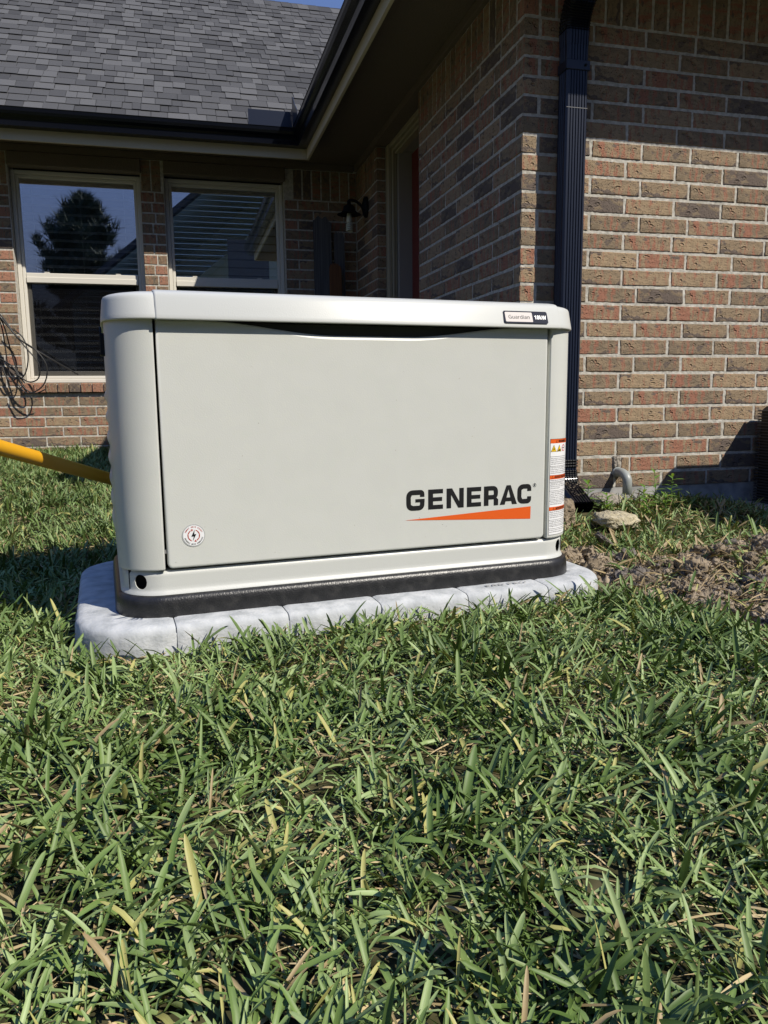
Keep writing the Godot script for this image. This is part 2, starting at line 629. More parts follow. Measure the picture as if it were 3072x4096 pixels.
func terrain() -> void:
	var xs := [-90.0, -50.0, -25.0, -12.0, -7.0]
	var v := -4.5
	while v < 4.5:
		xs.append(v)
		v += 0.06
	xs += [5.0, 7.0, 12.0, 25.0, 50.0, 90.0]
	var zs := [-90.0, -50.0, -25.0, -12.0, -9.0]
	v = -7.2
	while v < 2.0:
		zs.append(v)
		v += 0.06
	zs += [3.0, 5.0, 9.0, 16.0, 30.0, 60.0, 90.0]
	var n := noise(61, 5.0, 3)
	var st := begin(true)
	for i in xs.size() - 1:
		for j in zs.size() - 1:
			var q := []
			for c in [[i, j + 1], [i + 1, j + 1], [i + 1, j], [i, j]]:
				var x: float = xs[c[0]]
				var z: float = zs[c[1]]
				q.append(Vector3(x, ground_y(x, z) + n.get_noise_2d(x, z) * 0.012, z))
			face4(st, q[0], q[1], q[2], q[3])
	var g := part("ground", done(st), M.lawn_soil, self)
	tag(g, "", "", "", "structure")
	# the dug-over soil between the pad and the wall
	var big := noise(62, 4.0, 3)
	var mid := noise(63, 20.0, 5)
	var fine := noise(64, 60.0, 3)
	st = begin(true)
	var step := 0.0125
	var x0 := 1.08
	var z0 := -2.66
	var nx := 124
	var nz := 134
	var hs := PackedFloat32Array()
	hs.resize((nx + 1) * (nz + 1))
	for j in nz + 1:
		for i in nx + 1:
			var x := x0 + i * step
			var z := z0 + j * step
			var inside := in_dirt(x, z)
			var hgt := absf(mid.get_noise_2d(x, z)) * 0.058 + big.get_noise_2d(x, z) * 0.030 + fine.get_noise_2d(x, z) * 0.012
			hgt += 0.040 * exp(-(pow((x - 1.80) / 0.42, 2.0) + pow((z + 1.80) / 0.42, 2.0)))
			hgt += 0.050 * exp(-(pow((x - 1.72) / 0.22, 2.0) + pow((z + 1.95) / 0.15, 2.0)))
			hgt += 0.040 * exp(-(pow((x - 1.50) / 0.10, 2.0) + pow((z + 1.66) / 0.08, 2.0)))
			hgt -= 0.060 * exp(-(pow((x - 1.40) / 0.08, 2.0) + pow((z + 2.38) / 0.06, 2.0)))
			hs[j * (nx + 1) + i] = ground_y(x, z) - 0.035 + inside * (0.038 + hgt)
	for j in nz:
		for i in nx:
			var q := []
			for c in [[i, j + 1], [i + 1, j + 1], [i + 1, j], [i, j]]:
				q.append(Vector3(x0 + c[0] * step, hs[c[1] * (nx + 1) + c[0]], z0 + c[1] * step))
			face4(st, q[0], q[1], q[2], q[3])
	var d := part("bare_soil", done(st), M.soil, self)
	tag(d, "", "", "", "structure")
	dirt_h = hs
	dirt_nx = nx


var dirt_h := PackedFloat32Array()
var dirt_nx := 0


func soil_y(x: float, z: float) -> float:
	var i := int(round((x - 1.08) / 0.0125))
	var j := int(round((z + 2.66) / 0.0125))
	if i >= 0 and j >= 0 and i <= dirt_nx and j <= 134:
		return maxf(ground_y(x, z), dirt_h[j * (dirt_nx + 1) + i])
	return ground_y(x, z)


# ------------------------------------------------------------------ house
# one brick of the given length at o, running along u, facing n (unit vectors)
func brick_xf(o: Vector3, u: Vector3, n: Vector3, length: float) -> Transform3D:
	if u.cross(Vector3.UP).dot(n) < 0.0:
		o += u * length
		u = -u
	return Transform3D(u * (length / 0.254), Vector3.UP, n, o - n * 0.07)


var rest := {}


func lay_brick(wall: Node, o: Vector3, u: Vector3, n: Vector3, length: float, single: bool, kind: int = -1) -> void:
	var form: int = rng.randi() % brick_forms.size()
	var k: int = kind if kind >= 0 else [0, 1, 2, 3, 4, 5, 7, 8, 9, 0, 2, 5, 1, 8, 7, 4][rng.randi() % 16]
	var t := brick_xf(o + n * rng.randf_range(-0.0006, 0.0018), u, n, length)
	# a little out of true
	t.basis = t.basis.rotated(n, rng.randf_range(-0.006, 0.006))
	if single:
		var b := MeshInstance3D.new()
		b.name = "brick"
		b.mesh = brick_forms[form]
		b.material_override = brick_mats[k]
		b.transform = t
		wall.add_child(b, true)
	else:
		if not rest.has(wall):
			rest[wall] = {}
		if not rest[wall].has(k):
			var st := SurfaceTool.new()
			st.begin(Mesh.PRIMITIVE_TRIANGLES)
			rest[wall][k] = st
		rest[wall][k].append_from(brick_forms[form], 0, t)


func finish_rest() -> void:
	for wall in rest:
		var mesh := ArrayMesh.new()
		for k in rest[wall]:
			rest[wall][k].commit(mesh)
			mesh.surface_set_material(mesh.get_surface_count() - 1, brick_mats[k])
		var o := part("remaining_bricks", mesh, null, wall)
		o.set_meta("kind", "stuff")


# courses from y_lo up to WALL_TOP; holes are [u0, u1, y0, y1]; starts(course) gives where the first joint lies
func courses(wall: Node, o: Vector3, u: Vector3, n: Vector3, u0: float, u1: float, y_lo: float, holes: Array, phase: Callable, pick: Callable, skip_first: Callable) -> void:
	var k := 0
	while WALL_TOP - (k + 1) * COURSE > y_lo - COURSE:
		var y := WALL_TOP - (k + 1) * COURSE + 0.0063
		var joint: float = phase.call(k)
		var a := u0
		while joint <= u0 + 0.02:
			joint += PITCH
		var first := true
		while a < u1 - 0.02:
			var b := minf(joint, u1)
			# cut round openings
			var pieces := [[a, b]]
			for h in holes:
				if y + 0.035 > h[2] and y + 0.035 < h[3]:
					var next := []
					for p in pieces:
						if p[1] <= h[0] or p[0] >= h[1]:
							next.append(p)
						else:
							if p[0] < h[0]:
								next.append([p[0], h[0]])
							if p[1] > h[1]:
								next.append([h[1], p[1]])
					pieces = next
			for p in pieces:
				var len: float = p[1] - p[0] - 0.0112
				if len > 0.02 and not (first and skip_first.call(k)):
					var at = o + u * (p[0] + 0.0056 * (0.0 if first else 1.0)) + Vector3.UP * y
					lay_brick(wall, at, u, n, len + (0.0056 if first else 0.0), pick.call((p[0] + p[1]) * 0.5, y), -1 if len > 0.13 else [6, 3, 1, 0, 5, 2, 6, 7][rng.randi() % 8])
			first = false
			a = joint
			joint += PITCH
		k += 1


func soldiers(wall: Node, o: Vector3, u: Vector3, n: Vector3, u0: float, u1: float, pick: Callable) -> void:
	var a := u0
	while a < u1 - 0.03:
		var w := minf(0.0705, u1 - a)
		var form: int = rng.randi() % brick_forms.size()
		var k: int = [0, 1, 2, 5, 8, 9, 4, 2][rng.randi() % 8]
		# stood on end: length upwards
		var across := -u * (w / 0.0705)
		var corner := o + u * (a + w)
		if Vector3.UP.cross(across).dot(n) < 0.0:
			across = -across
			corner = o + u * a
		var t := Transform3D(Vector3.UP * (0.236 / 0.254), across, n, corner + Vector3.UP * (WALL_TOP + 0.005) - n * (0.07 - rng.randf_range(-0.0004, 0.002)))
		if pick.call(a, WALL_TOP + 0.1):
			var b := MeshInstance3D.new()
			b.name = "brick"
			b.mesh = brick_forms[form]
			b.material_override = brick_mats[k]
			b.transform = t
			wall.add_child(b, true)
		else:
			if not rest.has(wall):
				rest[wall] = {}
			if not rest[wall].has(k):
				var st := SurfaceTool.new()
				st.begin(Mesh.PRIMITIVE_TRIANGLES)
				rest[wall][k] = st
			rest[wall][k].append_from(brick_forms[form], 0, t)
		a += 0.0805


# mortar sheet with thickness behind the bricks, cut round holes by rows of boxes
func mortar_wall(called: String, lo: Vector3, hi: Vector3, holes: Array, along_x: bool) -> MeshInstance3D:
	var st := begin()
	var us := [lo.x if along_x else lo.z, hi.x if along_x else hi.z]
	var ys := [lo.y, hi.y]
	for h in holes:
		us += [h[0], h[1]]
		ys += [h[2], h[3]]
	us.sort()
	ys.sort()
	for i in us.size() - 1:
		for j in ys.size() - 1:
			if us[i + 1] - us[i] < 1e-4 or ys[j + 1] - ys[j] < 1e-4:
				continue
			var cu: float = (us[i] + us[i + 1]) * 0.5
			var cy: float = (ys[j] + ys[j + 1]) * 0.5
			var open := false
			for h in holes:
				if cu > h[0] and cu < h[1] and cy > h[2] and cy < h[3]:
					open = true
			if open:
				continue
			if along_x:
				add_box(st, Vector3(us[i], ys[j], lo.z), Vector3(us[i + 1], ys[j + 1], hi.z))
			else:
				add_box(st, Vector3(lo.x, ys[j], us[i]), Vector3(hi.x, ys[j + 1], us[i + 1]))
	return part(called, done(st), M.mortar, house)


# the struck face of the mortar: uneven, smeared a little over the brick edges
func joint_face(wall: Node, o: Vector3, u: Vector3, n: Vector3, w: float, h: float) -> void:
	var big := noise(15, 9.0, 2)
	var fine := noise(16, 55.0, 3)
	var st := begin(true)
	var step := 0.0115
	var nu := int(w / step)
	var nv := int(h / step)
	var grid := PackedVector3Array()
	for j in nv + 1:
		for i in nu + 1:
			var a := w * i / nu
			var b := h * j / nv
			var d := -0.0029 + fine.get_noise_2d(a + o.x * 7.0, b) * 0.0040 + big.get_noise_2d(a + o.x * 7.0, b) * 0.0016
			grid.append(o + u * a + Vector3.UP * b + n * clampf(d, -0.0036, -0.0014))
	for j in nv:
		for i in nu:
			var k := j * (nu + 1) + i
			face4(st, grid[k], grid[k + 1], grid[k + nu + 2], grid[k + nu + 1])
	part("mortar_joints", done(st), M.mortar, wall)


func build_house() -> void:
	house = thing("brick_house", "brown brick house with white windows, grey shingle roof and black gutters", "house")
	# near wall, facing the viewer
	var wall := mortar_wall("front_wall", Vector3(SX + 0.0038, 0.09, RZ - 0.22), Vector3(7.0, 2.46, RZ - 0.0038), [], true)
	var rphase := func(k: int) -> float: return SX + (0.0805 if k % 2 == 0 else PITCH)
	courses(wall, Vector3(0, 0, RZ), Vector3.RIGHT, Vector3.BACK, SX, 7.0, 0.10, [[2.045, 2.085, 0.17, 0.25]], rphase,
		func(x: float, y: float) -> bool: return x < 3.05 and (x > 1.95 or y > 0.95), func(k: int) -> bool: return k % 2 == 0)
	soldiers(wall, Vector3(0, 0, RZ), Vector3.RIGHT, Vector3.BACK, SX + 0.08, 7.0, func(x: float, _y: float) -> bool: return x < 2.95)
	joint_face(wall, Vector3(SX + 0.004, 0.098, RZ), Vector3.RIGHT, Vector3.BACK, 1.65, 2.36)
	# side wall up to the entry, facing left: runs away from the corner
	wall = mortar_wall("side_wall", Vector3(SX + 0.0036, 0.09, -4.925), Vector3(SX + 0.22, 2.46, RZ - 0.23), [], false)
	var sphase := func(k: int) -> float: return PITCH - 0.006 if k % 2 == 0 else 0.0745
	courses(wall, Vector3(SX, 0, RZ), Vector3.FORWARD, Vector3.LEFT, 0.0, 1.57, 0.10, [], sphase,
		func(_u: float, y: float) -> bool: return y > 1.12, func(k: int) -> bool: return k % 2 == 1)
	soldiers(wall, Vector3(SX, 0, RZ), Vector3.FORWARD, Vector3.LEFT, 0.09, 1.57, func(_u: float, _y: float) -> bool: return false)
	joint_face(wall, Vector3(SX, 0.9, -4.92), Vector3.BACK, Vector3.LEFT, 1.556, 1.55)
	for k in 3:
		lay_brick(wall, Vector3(SX, WALL_TOP + 0.0063 + k * COURSE, RZ), Vector3.RIGHT, Vector3.BACK, 0.0705, true, [6, 5, 3][k])
	# beyond the entry
	wall = mortar_wall("entry_pier", Vector3(SX + 0.0038, 0.09, BZ), Vector3(SX + 0.22, 2.46, -6.03), [], false)
	courses(wall, Vector3(SX, 0, -6.02), Vector3.FORWARD, Vector3.LEFT, 0.0, 0.73, 0.10, [], func(k: int) -> float: return PITCH * (0.66 if k % 2 == 0 else 0.30),
		func(_u: float, y: float) -> bool: return y > 1.75, func(_k: int) -> bool: return false)
	soldiers(wall, Vector3(SX, 0, -6.02), Vector3.FORWARD, Vector3.LEFT, 0.09, 0.73, func(_u: float, _y: float) -> bool: return false)
	for k in 3:
		lay_brick(wall, Vector3(SX, WALL_TOP + 0.0063 + k * COURSE, -6.02), Vector3.RIGHT, Vector3.BACK, 0.0705, true, [5, 2, 9][k])
	# window wall
	var w1 := [-1.228, -0.250, 0.60, 2.44]
	var w2 := [-0.066, 0.905, 0.60, 2.44]
	wall = mortar_wall("window_wall", Vector3(-7.0, 0.03, BZ - 0.22), Vector3(SX + 0.2, 2.46, BZ - 0.0038), [w1, w2], true)
	var bphase := func(k: int) -> float: return -7.0 + (0.10 if k % 2 == 0 else 0.232)
	courses(wall, Vector3(0, 0, BZ), Vector3.RIGHT, Vector3.BACK, -7.0, SX, 0.05, [w1, w2, [-0.251, -0.065, 0.70, 2.3]], bphase,
		func(x: float, y: float) -> bool: return (x > -1.6 and x < -0.6 and y < 0.62) or (x > -1.6 and x < -1.2 and y < 2.2) or (x > -0.3 and x < 0.0 and y > 1.3),
		func(_k: int) -> bool: return false)
	courses(wall, Vector3(0, 0, BZ), Vector3.RIGHT, Vector3.BACK, -0.250, -0.066, 0.70, [], func(k: int) -> float: return -0.250 + (0.106 if k % 2 == 0 else 0.082),
		func(_x: float, y: float) -> bool: return y > 1.3, func(_k: int) -> bool: return false)
	soldiers(wall, Vector3(0, 0, BZ), Vector3.RIGHT, Vector3.BACK, -7.0, -1.24, func(_x: float, _y: float) -> bool: return false)
	soldiers(wall, Vector3(0, 0, BZ), Vector3.RIGHT, Vector3.BACK, -0.243, -0.07, func(_x: float, _y: float) -> bool: return false)
	soldiers(wall, Vector3(0, 0, BZ), Vector3.RIGHT, Vector3.BACK, 0.985, SX, func(_x: float, _y: float) -> bool: return false)
	# the rowlock sills
	for w in [w1, w2]:
		var a: float = w[0] - 0.012
		while a < w[1] - 0.02:
			var t := Transform3D(Vector3.RIGHT * (0.079 / 0.254), Vector3(0, 0.074 / 0.0705, 0.0), Vector3(0, -0.10, 1.5), Vector3(a, 0.612, BZ - 0.075))
			var b := MeshInstance3D.new()
			b.name = "sill_brick"
			b.mesh = brick_forms[rng.randi() % 5]
			b.material_override = brick_mats[[3, 6, 9, 1, 4, 6][rng.randi() % 6]]
			b.transform = t
			wall.add_child(b, true)
			a += 0.0885
		part("sill_mortar", box(Vector3(w[0] - 0.01, 0.612, BZ - 0.22), Vector3(w[1], 0.676, BZ + 0.014)), M.mortar, wall)
	finish_rest()
	# foundation under the near wall
	part("foundation", box(Vector3(SX + 0.02, -0.5, RZ - 0.25), Vector3(7.0, 0.098, RZ - 0.003)), M.foundation_concrete, house)
	part("floor_slab", box(Vector3(-7.0, -0.5, -9.6), Vector3(7.0, 0.05, BZ - 0.23)), M.foundation_concrete, house)
	window(w1, false)
	window(w2, true)
	# header boards over the windows
	for w in [w1, w2]:
		var st := begin()
		add_box(st, Vector3(w[0] - 0.0, 2.338, BZ - 0.06), Vector3(w[1] + 0.01, 2.445, BZ + 0.030), 0.008)
		part("header_board", done(st), M.soffit_paint, house, "dark brown board over the window head")
	entry()
	eaves()
	room()


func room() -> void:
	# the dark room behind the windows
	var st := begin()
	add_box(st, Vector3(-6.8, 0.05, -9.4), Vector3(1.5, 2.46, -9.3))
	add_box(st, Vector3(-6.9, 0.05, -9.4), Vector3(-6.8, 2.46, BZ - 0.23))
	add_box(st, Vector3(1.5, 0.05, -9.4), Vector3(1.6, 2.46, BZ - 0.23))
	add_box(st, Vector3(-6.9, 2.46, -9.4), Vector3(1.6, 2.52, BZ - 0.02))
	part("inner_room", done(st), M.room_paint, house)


func window(w: Array, second: bool) -> void:
	var z := BZ - 0.085
	var win := Node3D.new()
	win.name = "window"
	house.add_child(win, true)
	win.set_meta("label", "white framed sash window reflecting the grey gable, right of the pair" if second else "white framed sash window reflecting a pine tree, left of the pair")
	var x0: float = w[0] + 0.002
	var x1: float = w[1] - 0.002
	var y0 := 0.684
	var y1 := 2.335
	var fw := 0.056
	# outer frame, with two steps as extruded vinyl has
	var st := begin()
	for e in [[0.0, fw * 0.55, 0.0, -0.09], [fw * 0.55 + 0.001, fw, -0.014, -0.09]]:
		var i: float = e[0]
		var o: float = e[1]
		add_box(st, Vector3(x0 + i, y0 + i, z + e[3]), Vector3(x0 + o, y1 - i, z + e[2]), 0.004)
		add_box(st, Vector3(x1 - o, y0 + i, z + e[3]), Vector3(x1 - i, y1 - i, z + e[2]), 0.004)
		add_box(st, Vector3(x0 + o, y1 - o, z + e[3]), Vector3(x1 - o, y1 - i, z + e[2]), 0.004)
		add_box(st, Vector3(x0 + o, y0 + i, z + e[3]), Vector3(x1 - o, y0 + o, z + e[2]), 0.004)
	part("window_frame", done(st), M.vinyl, win)
	# meeting rail
	st = begin()
	add_box(st, Vector3(x0 + fw + 0.001, 1.487, z - 0.07), Vector3(x1 - fw - 0.001, 1.557, z - 0.012), 0.004)
	add_box(st, Vector3(x0 + fw + 0.003, 1.480, z - 0.066), Vector3(x1 - fw - 0.003, 1.5245, z - 0.006), 0.003)
	part("meeting_rail", done(st), M.vinyl, win)
	# lower sash set back a little
	st = begin()
	var s := 0.028
	add_box(st, Vector3(x0 + fw + 0.002, y0 + fw + 0.002, z - 0.085), Vector3(x0 + fw + s, 1.478, z - 0.045), 0.003)
	add_box(st, Vector3(x1 - fw - s, y0 + fw + 0.002, z - 0.085), Vector3(x1 - fw - 0.002, 1.478, z - 0.045), 0.003)
	add_box(st, Vector3(x0 + fw + s, y0 + fw + 0.002, z - 0.085), Vector3(x1 - fw - s, y0 + fw + 0.040, z - 0.046), 0.003)
	part("lower_sash", done(st), M.vinyl, win)
	# panes: two sheets each
	for e in [[1.557, y1 - fw, -0.030, -0.044, x0 + fw, x1 - fw], [y0 + fw + 0.04, 1.487, -0.062, -0.076, x0 + fw + s, x1 - fw - s]]:
		for k in [2, 3]:
			var q := begin()
			add_box(q, Vector3(e[4], e[0], z + e[k] - 0.003), Vector3(e[5], e[1], z + e[k]))
			part("pane", done(q), M.coated_glass if k == 2 else M.glass, win)
	# insect screen over the lower sash
	part("insect_screen", box(Vector3(x0 + fw + 0.004, y0 + fw + 0.004, z - 0.0385), Vector3(x1 - fw - 0.004, 1.482, z - 0.0375)), M.insect_screen, win)
	# sash locks
	for f in [0.22, 0.78]:
		part("sash_lock", box(Vector3(lerpf(x0, x1, f) - 0.02, 1.5585, z - 0.028), Vector3(lerpf(x0, x1, f) + 0.02, 1.566, z - 0.013), 0.002), M.vinyl, win)
	# blinds hang behind the glass
	var bl := thing("window_blind", "cream slatted blind behind the right window of the pair" if second else "cream slatted blind behind the left window of the pair", "blind", "slatted blinds inside the windows")
	var slat := begin()
	add_box(slat, Vector3(0, -0.0022, -0.031), Vector3(x1 - x0 - 0.10, 0.0022, 0.031), 0.0, Transform3D(Basis(Vector3.RIGHT, 1.18 if second else 0.45), Vector3.ZERO))
	var sm := done(slat)
	var y := 2.25
	while y > y0 + 0.09:
		var o := part("slat", sm, M.blind_slat, bl)
		o.position = Vector3(x0 + 0.05, y, z - 0.155)
		y -= 0.0685
	for f in [0.13, 0.5, 0.85]:
		part("ladder_cord", box(Vector3(lerpf(x0, x1, f), y0 + 0.08, z - 0.123), Vector3(lerpf(x0, x1, f) + 0.003, 2.28, z - 0.121)), M.blind_slat, bl)
	part("head_rail", box(Vector3(x0 + 0.05, 2.262, z - 0.18), Vector3(x1 - 0.05, 2.30, z - 0.125)), M.blind_slat, bl)


func entry() -> void:
	# recess: far casing, head casing, jamb, red door
	var st := begin()
	for e in [[1.600, 1.628, -5.945], [1.629, 1.648, -5.930], [1.649, 1.668, -5.938]]:
		add_box(st, Vector3(e[0], 0.05, -6.02), Vector3(e[1], 2.445, e[2]), 0.004)
	part("door_casing", done(st), M.door_trim, house, "tan moulded casing at the far side of the entry")
	st = begin()
	for e in [[2.372, 2.388, 1.648], [2.389, 2.408, 1.628], [2.409, 2.4445, 1.606]]:
		add_box(st, Vector3(e[2], e[0], -5.93), Vector3(1.70, e[1], -4.94), 0.004)
	part("head_casing", done(st), M.door_trim, house)
	part("door_jamb", box(Vector3(1.669, 0.05, -6.02), Vector3(1.80, 2.445, -5.90), 0.003), M.jamb_paint, house, "flat tan jamb of the entry recess")
	part("entry_head", box(Vector3(1.70, 2.385, -5.899), Vector3(1.80, 2.445, -4.93)), M.jamb_paint, house)
	var door := part("entry_door", box(Vector3(1.775, 0.06, -5.898), Vector3(1.82, 2.372, -4.90), 0.003), M.door_red, house, "dark red entry door seen edge-on in the recess")
	part("door_handle", tube([Vector3(1.72, 1.0, -4.99), Vector3(1.73, 1.0, -5.10)], 0.01), M.steel, door)
	part("entry_threshold", box(Vector3(1.53, 0.0, -6.02), Vector3(1.82, 0.055, -4.93)), M.foundation_concrete, house)
	part("porch_slab", box(Vector3(0.35, -0.3, -6.73), Vector3(1.52, 0.035, -4.4), 0.01), M.foundation_concrete, house)


func eaves() -> void:
	var sx := SX - EAVE_OUT      # face of the side fascia
	var bz := BZ + EAVE_OUT - 0.01
	var rz := RZ + EAVE_OUT
	var sof := 2.50
	# soffits
	var st := begin()
	add_box(st, Vector3(-7.5, sof, BZ - 0.02), Vector3(SX + 0.02, sof + 0.012, bz - 0.02))
	part("soffit", done(st), M.soffit_paint, house)
	st = begin()
	add_box(st, Vector3(sx + 0.02, sof + 0.0005, bz - 0.02), Vector3(SX + 0.35, sof + 0.0125, rz - 0.02))
	part("soffit", done(st), M.soffit_paint, house)
	st = begin()
	add_box(st, Vector3(SX + 0.35, sof + 0.001, RZ - 0.02), Vector3(7.5, sof + 0.013, rz - 0.02))
	part("soffit", done(st), M.soffit_paint, house)
	# frieze boards against the brick
	part("frieze_board", box(Vector3(SX - 0.024, 2.445, BZ + 0.026), Vector3(SX + 0.2, 2.498, RZ - 0.01), 0.003), M.soffit_paint, house)
	part("frieze_board", box(Vector3(-7.0, 2.446, BZ - 0.10), Vector3(SX - 0.025, 2.498, BZ + 0.024), 0.003), M.soffit_paint, house)
	part("frieze_board", box(Vector3(SX - 0.02, 2.4455, RZ - 0.008), Vector3(7.0, 2.4975, RZ + 0.022), 0.003), M.soffit_paint, house)
	# fascias
	part("fascia_board", box(Vector3(-7.5, FASCIA_Y, bz - 0.02), Vector3(sx + 0.02, 2.60, bz), 0.002), M.trim_paint, house, "cream fascia board below the gutter over the windows")
	part("fascia_board", box(Vector3(sx, FASCIA_Y + 0.0005, bz + 0.001), Vector3(sx + 0.02, 2.60, rz), 0.002), M.trim_paint, house, "cream fascia board running towards the viewer over the entry")
	part("fascia_board", box(Vector3(sx + 0.021, FASCIA_Y, rz - 0.02), Vector3(7.5, 2.60, rz), 0.002), M.trim_paint, house)
	# gutters: ogee profile (out from the fascia, height)
	var prof := [Vector2(0.001, 2.460), Vector2(0.078, 2.460), Vector2(0.081, 2.486), Vector2(0.083, 2.498), Vector2(0.093, 2.512), Vector2(0.110, 2.528), Vector2(0.120, 2.546), Vector2(0.123, 2.566), Vector2(0.127, 2.572), Vector2(0.112, 2.572), Vector2(0.110, 2.560), Vector2(0.104, 2.545), Vector2(0.076, 2.500), Vector2(0.070, 2.468), Vector2(0.006, 2.468), Vector2(0.004, 2.58), Vector2(0.001, 2.58)]
	var along := func(path: Array) -> ArrayMesh:
		# path of [point on fascia line in x,z, outward x,z] mitred
		var s := begin()
		var rings := []
		for e in path:
			var r := PackedVector3Array()
			for p in prof:
				r.append(Vector3(e[0].x + e[1].x * p.x, p.y, e[0].y + e[1].y * p.x))
			rings.append(r)
		add_loft(s, rings, true, true, true)
		return done(s)
	part("gutter", along.call([[Vector2(sx, bz), Vector2(-1, 1)], [Vector2(-7.5, bz), Vector2(0, 1)]]), M.black_gutter, house, "black ogee gutter over the windows")
	part("gutter", along.call([[Vector2(sx, rz), Vector2(-1, 1)], [Vector2(sx, bz), Vector2(-1, 1)]]), M.black_gutter, house, "black ogee gutter running towards the viewer")
	part("gutter", along.call([[Vector2(7.5, rz), Vector2(0, 1)], [Vector2(sx, rz), Vector2(-1, 1)]]), M.black_gutter, house)
	# splash guard in the inside corner
	st = begin()
	var gx := sx - 0.126
	var gz := bz + 0.126
	add_box(st, Vector3(gx - 0.33, 2.57, gz - 0.004), Vector3(gx - 0.008, 2.682, gz - 0.001))
	add_prism(st, PackedVector2Array([Vector2(gx - 0.008, 2.57), Vector2(gx, 2.57), Vector2(gx, 2.69), Vector2(gx - 0.006, 2.70)]), gz - 0.004, gz - 0.001)
	var side := begin()
	add_prism(side, PackedVector2Array([Vector2(0, 2.57), Vector2(0.26, 2.57), Vector2(0.24, 2.62), Vector2(0.12, 2.70), Vector2(0.04, 2.775), Vector2(0.0, 2.79)]), -0.0015, 0.0015)
	part("splash_guard", done(st), M.navy_metal, house, "flat black splash guard in the gutter corner")
	var sg := part("splash_guard", done(side), M.navy_metal, house)
	sg.transform = Transform3D(Basis(Vector3.UP, -PI / 2), Vector3(gx + 0.002, 0, gz))
	downspout()


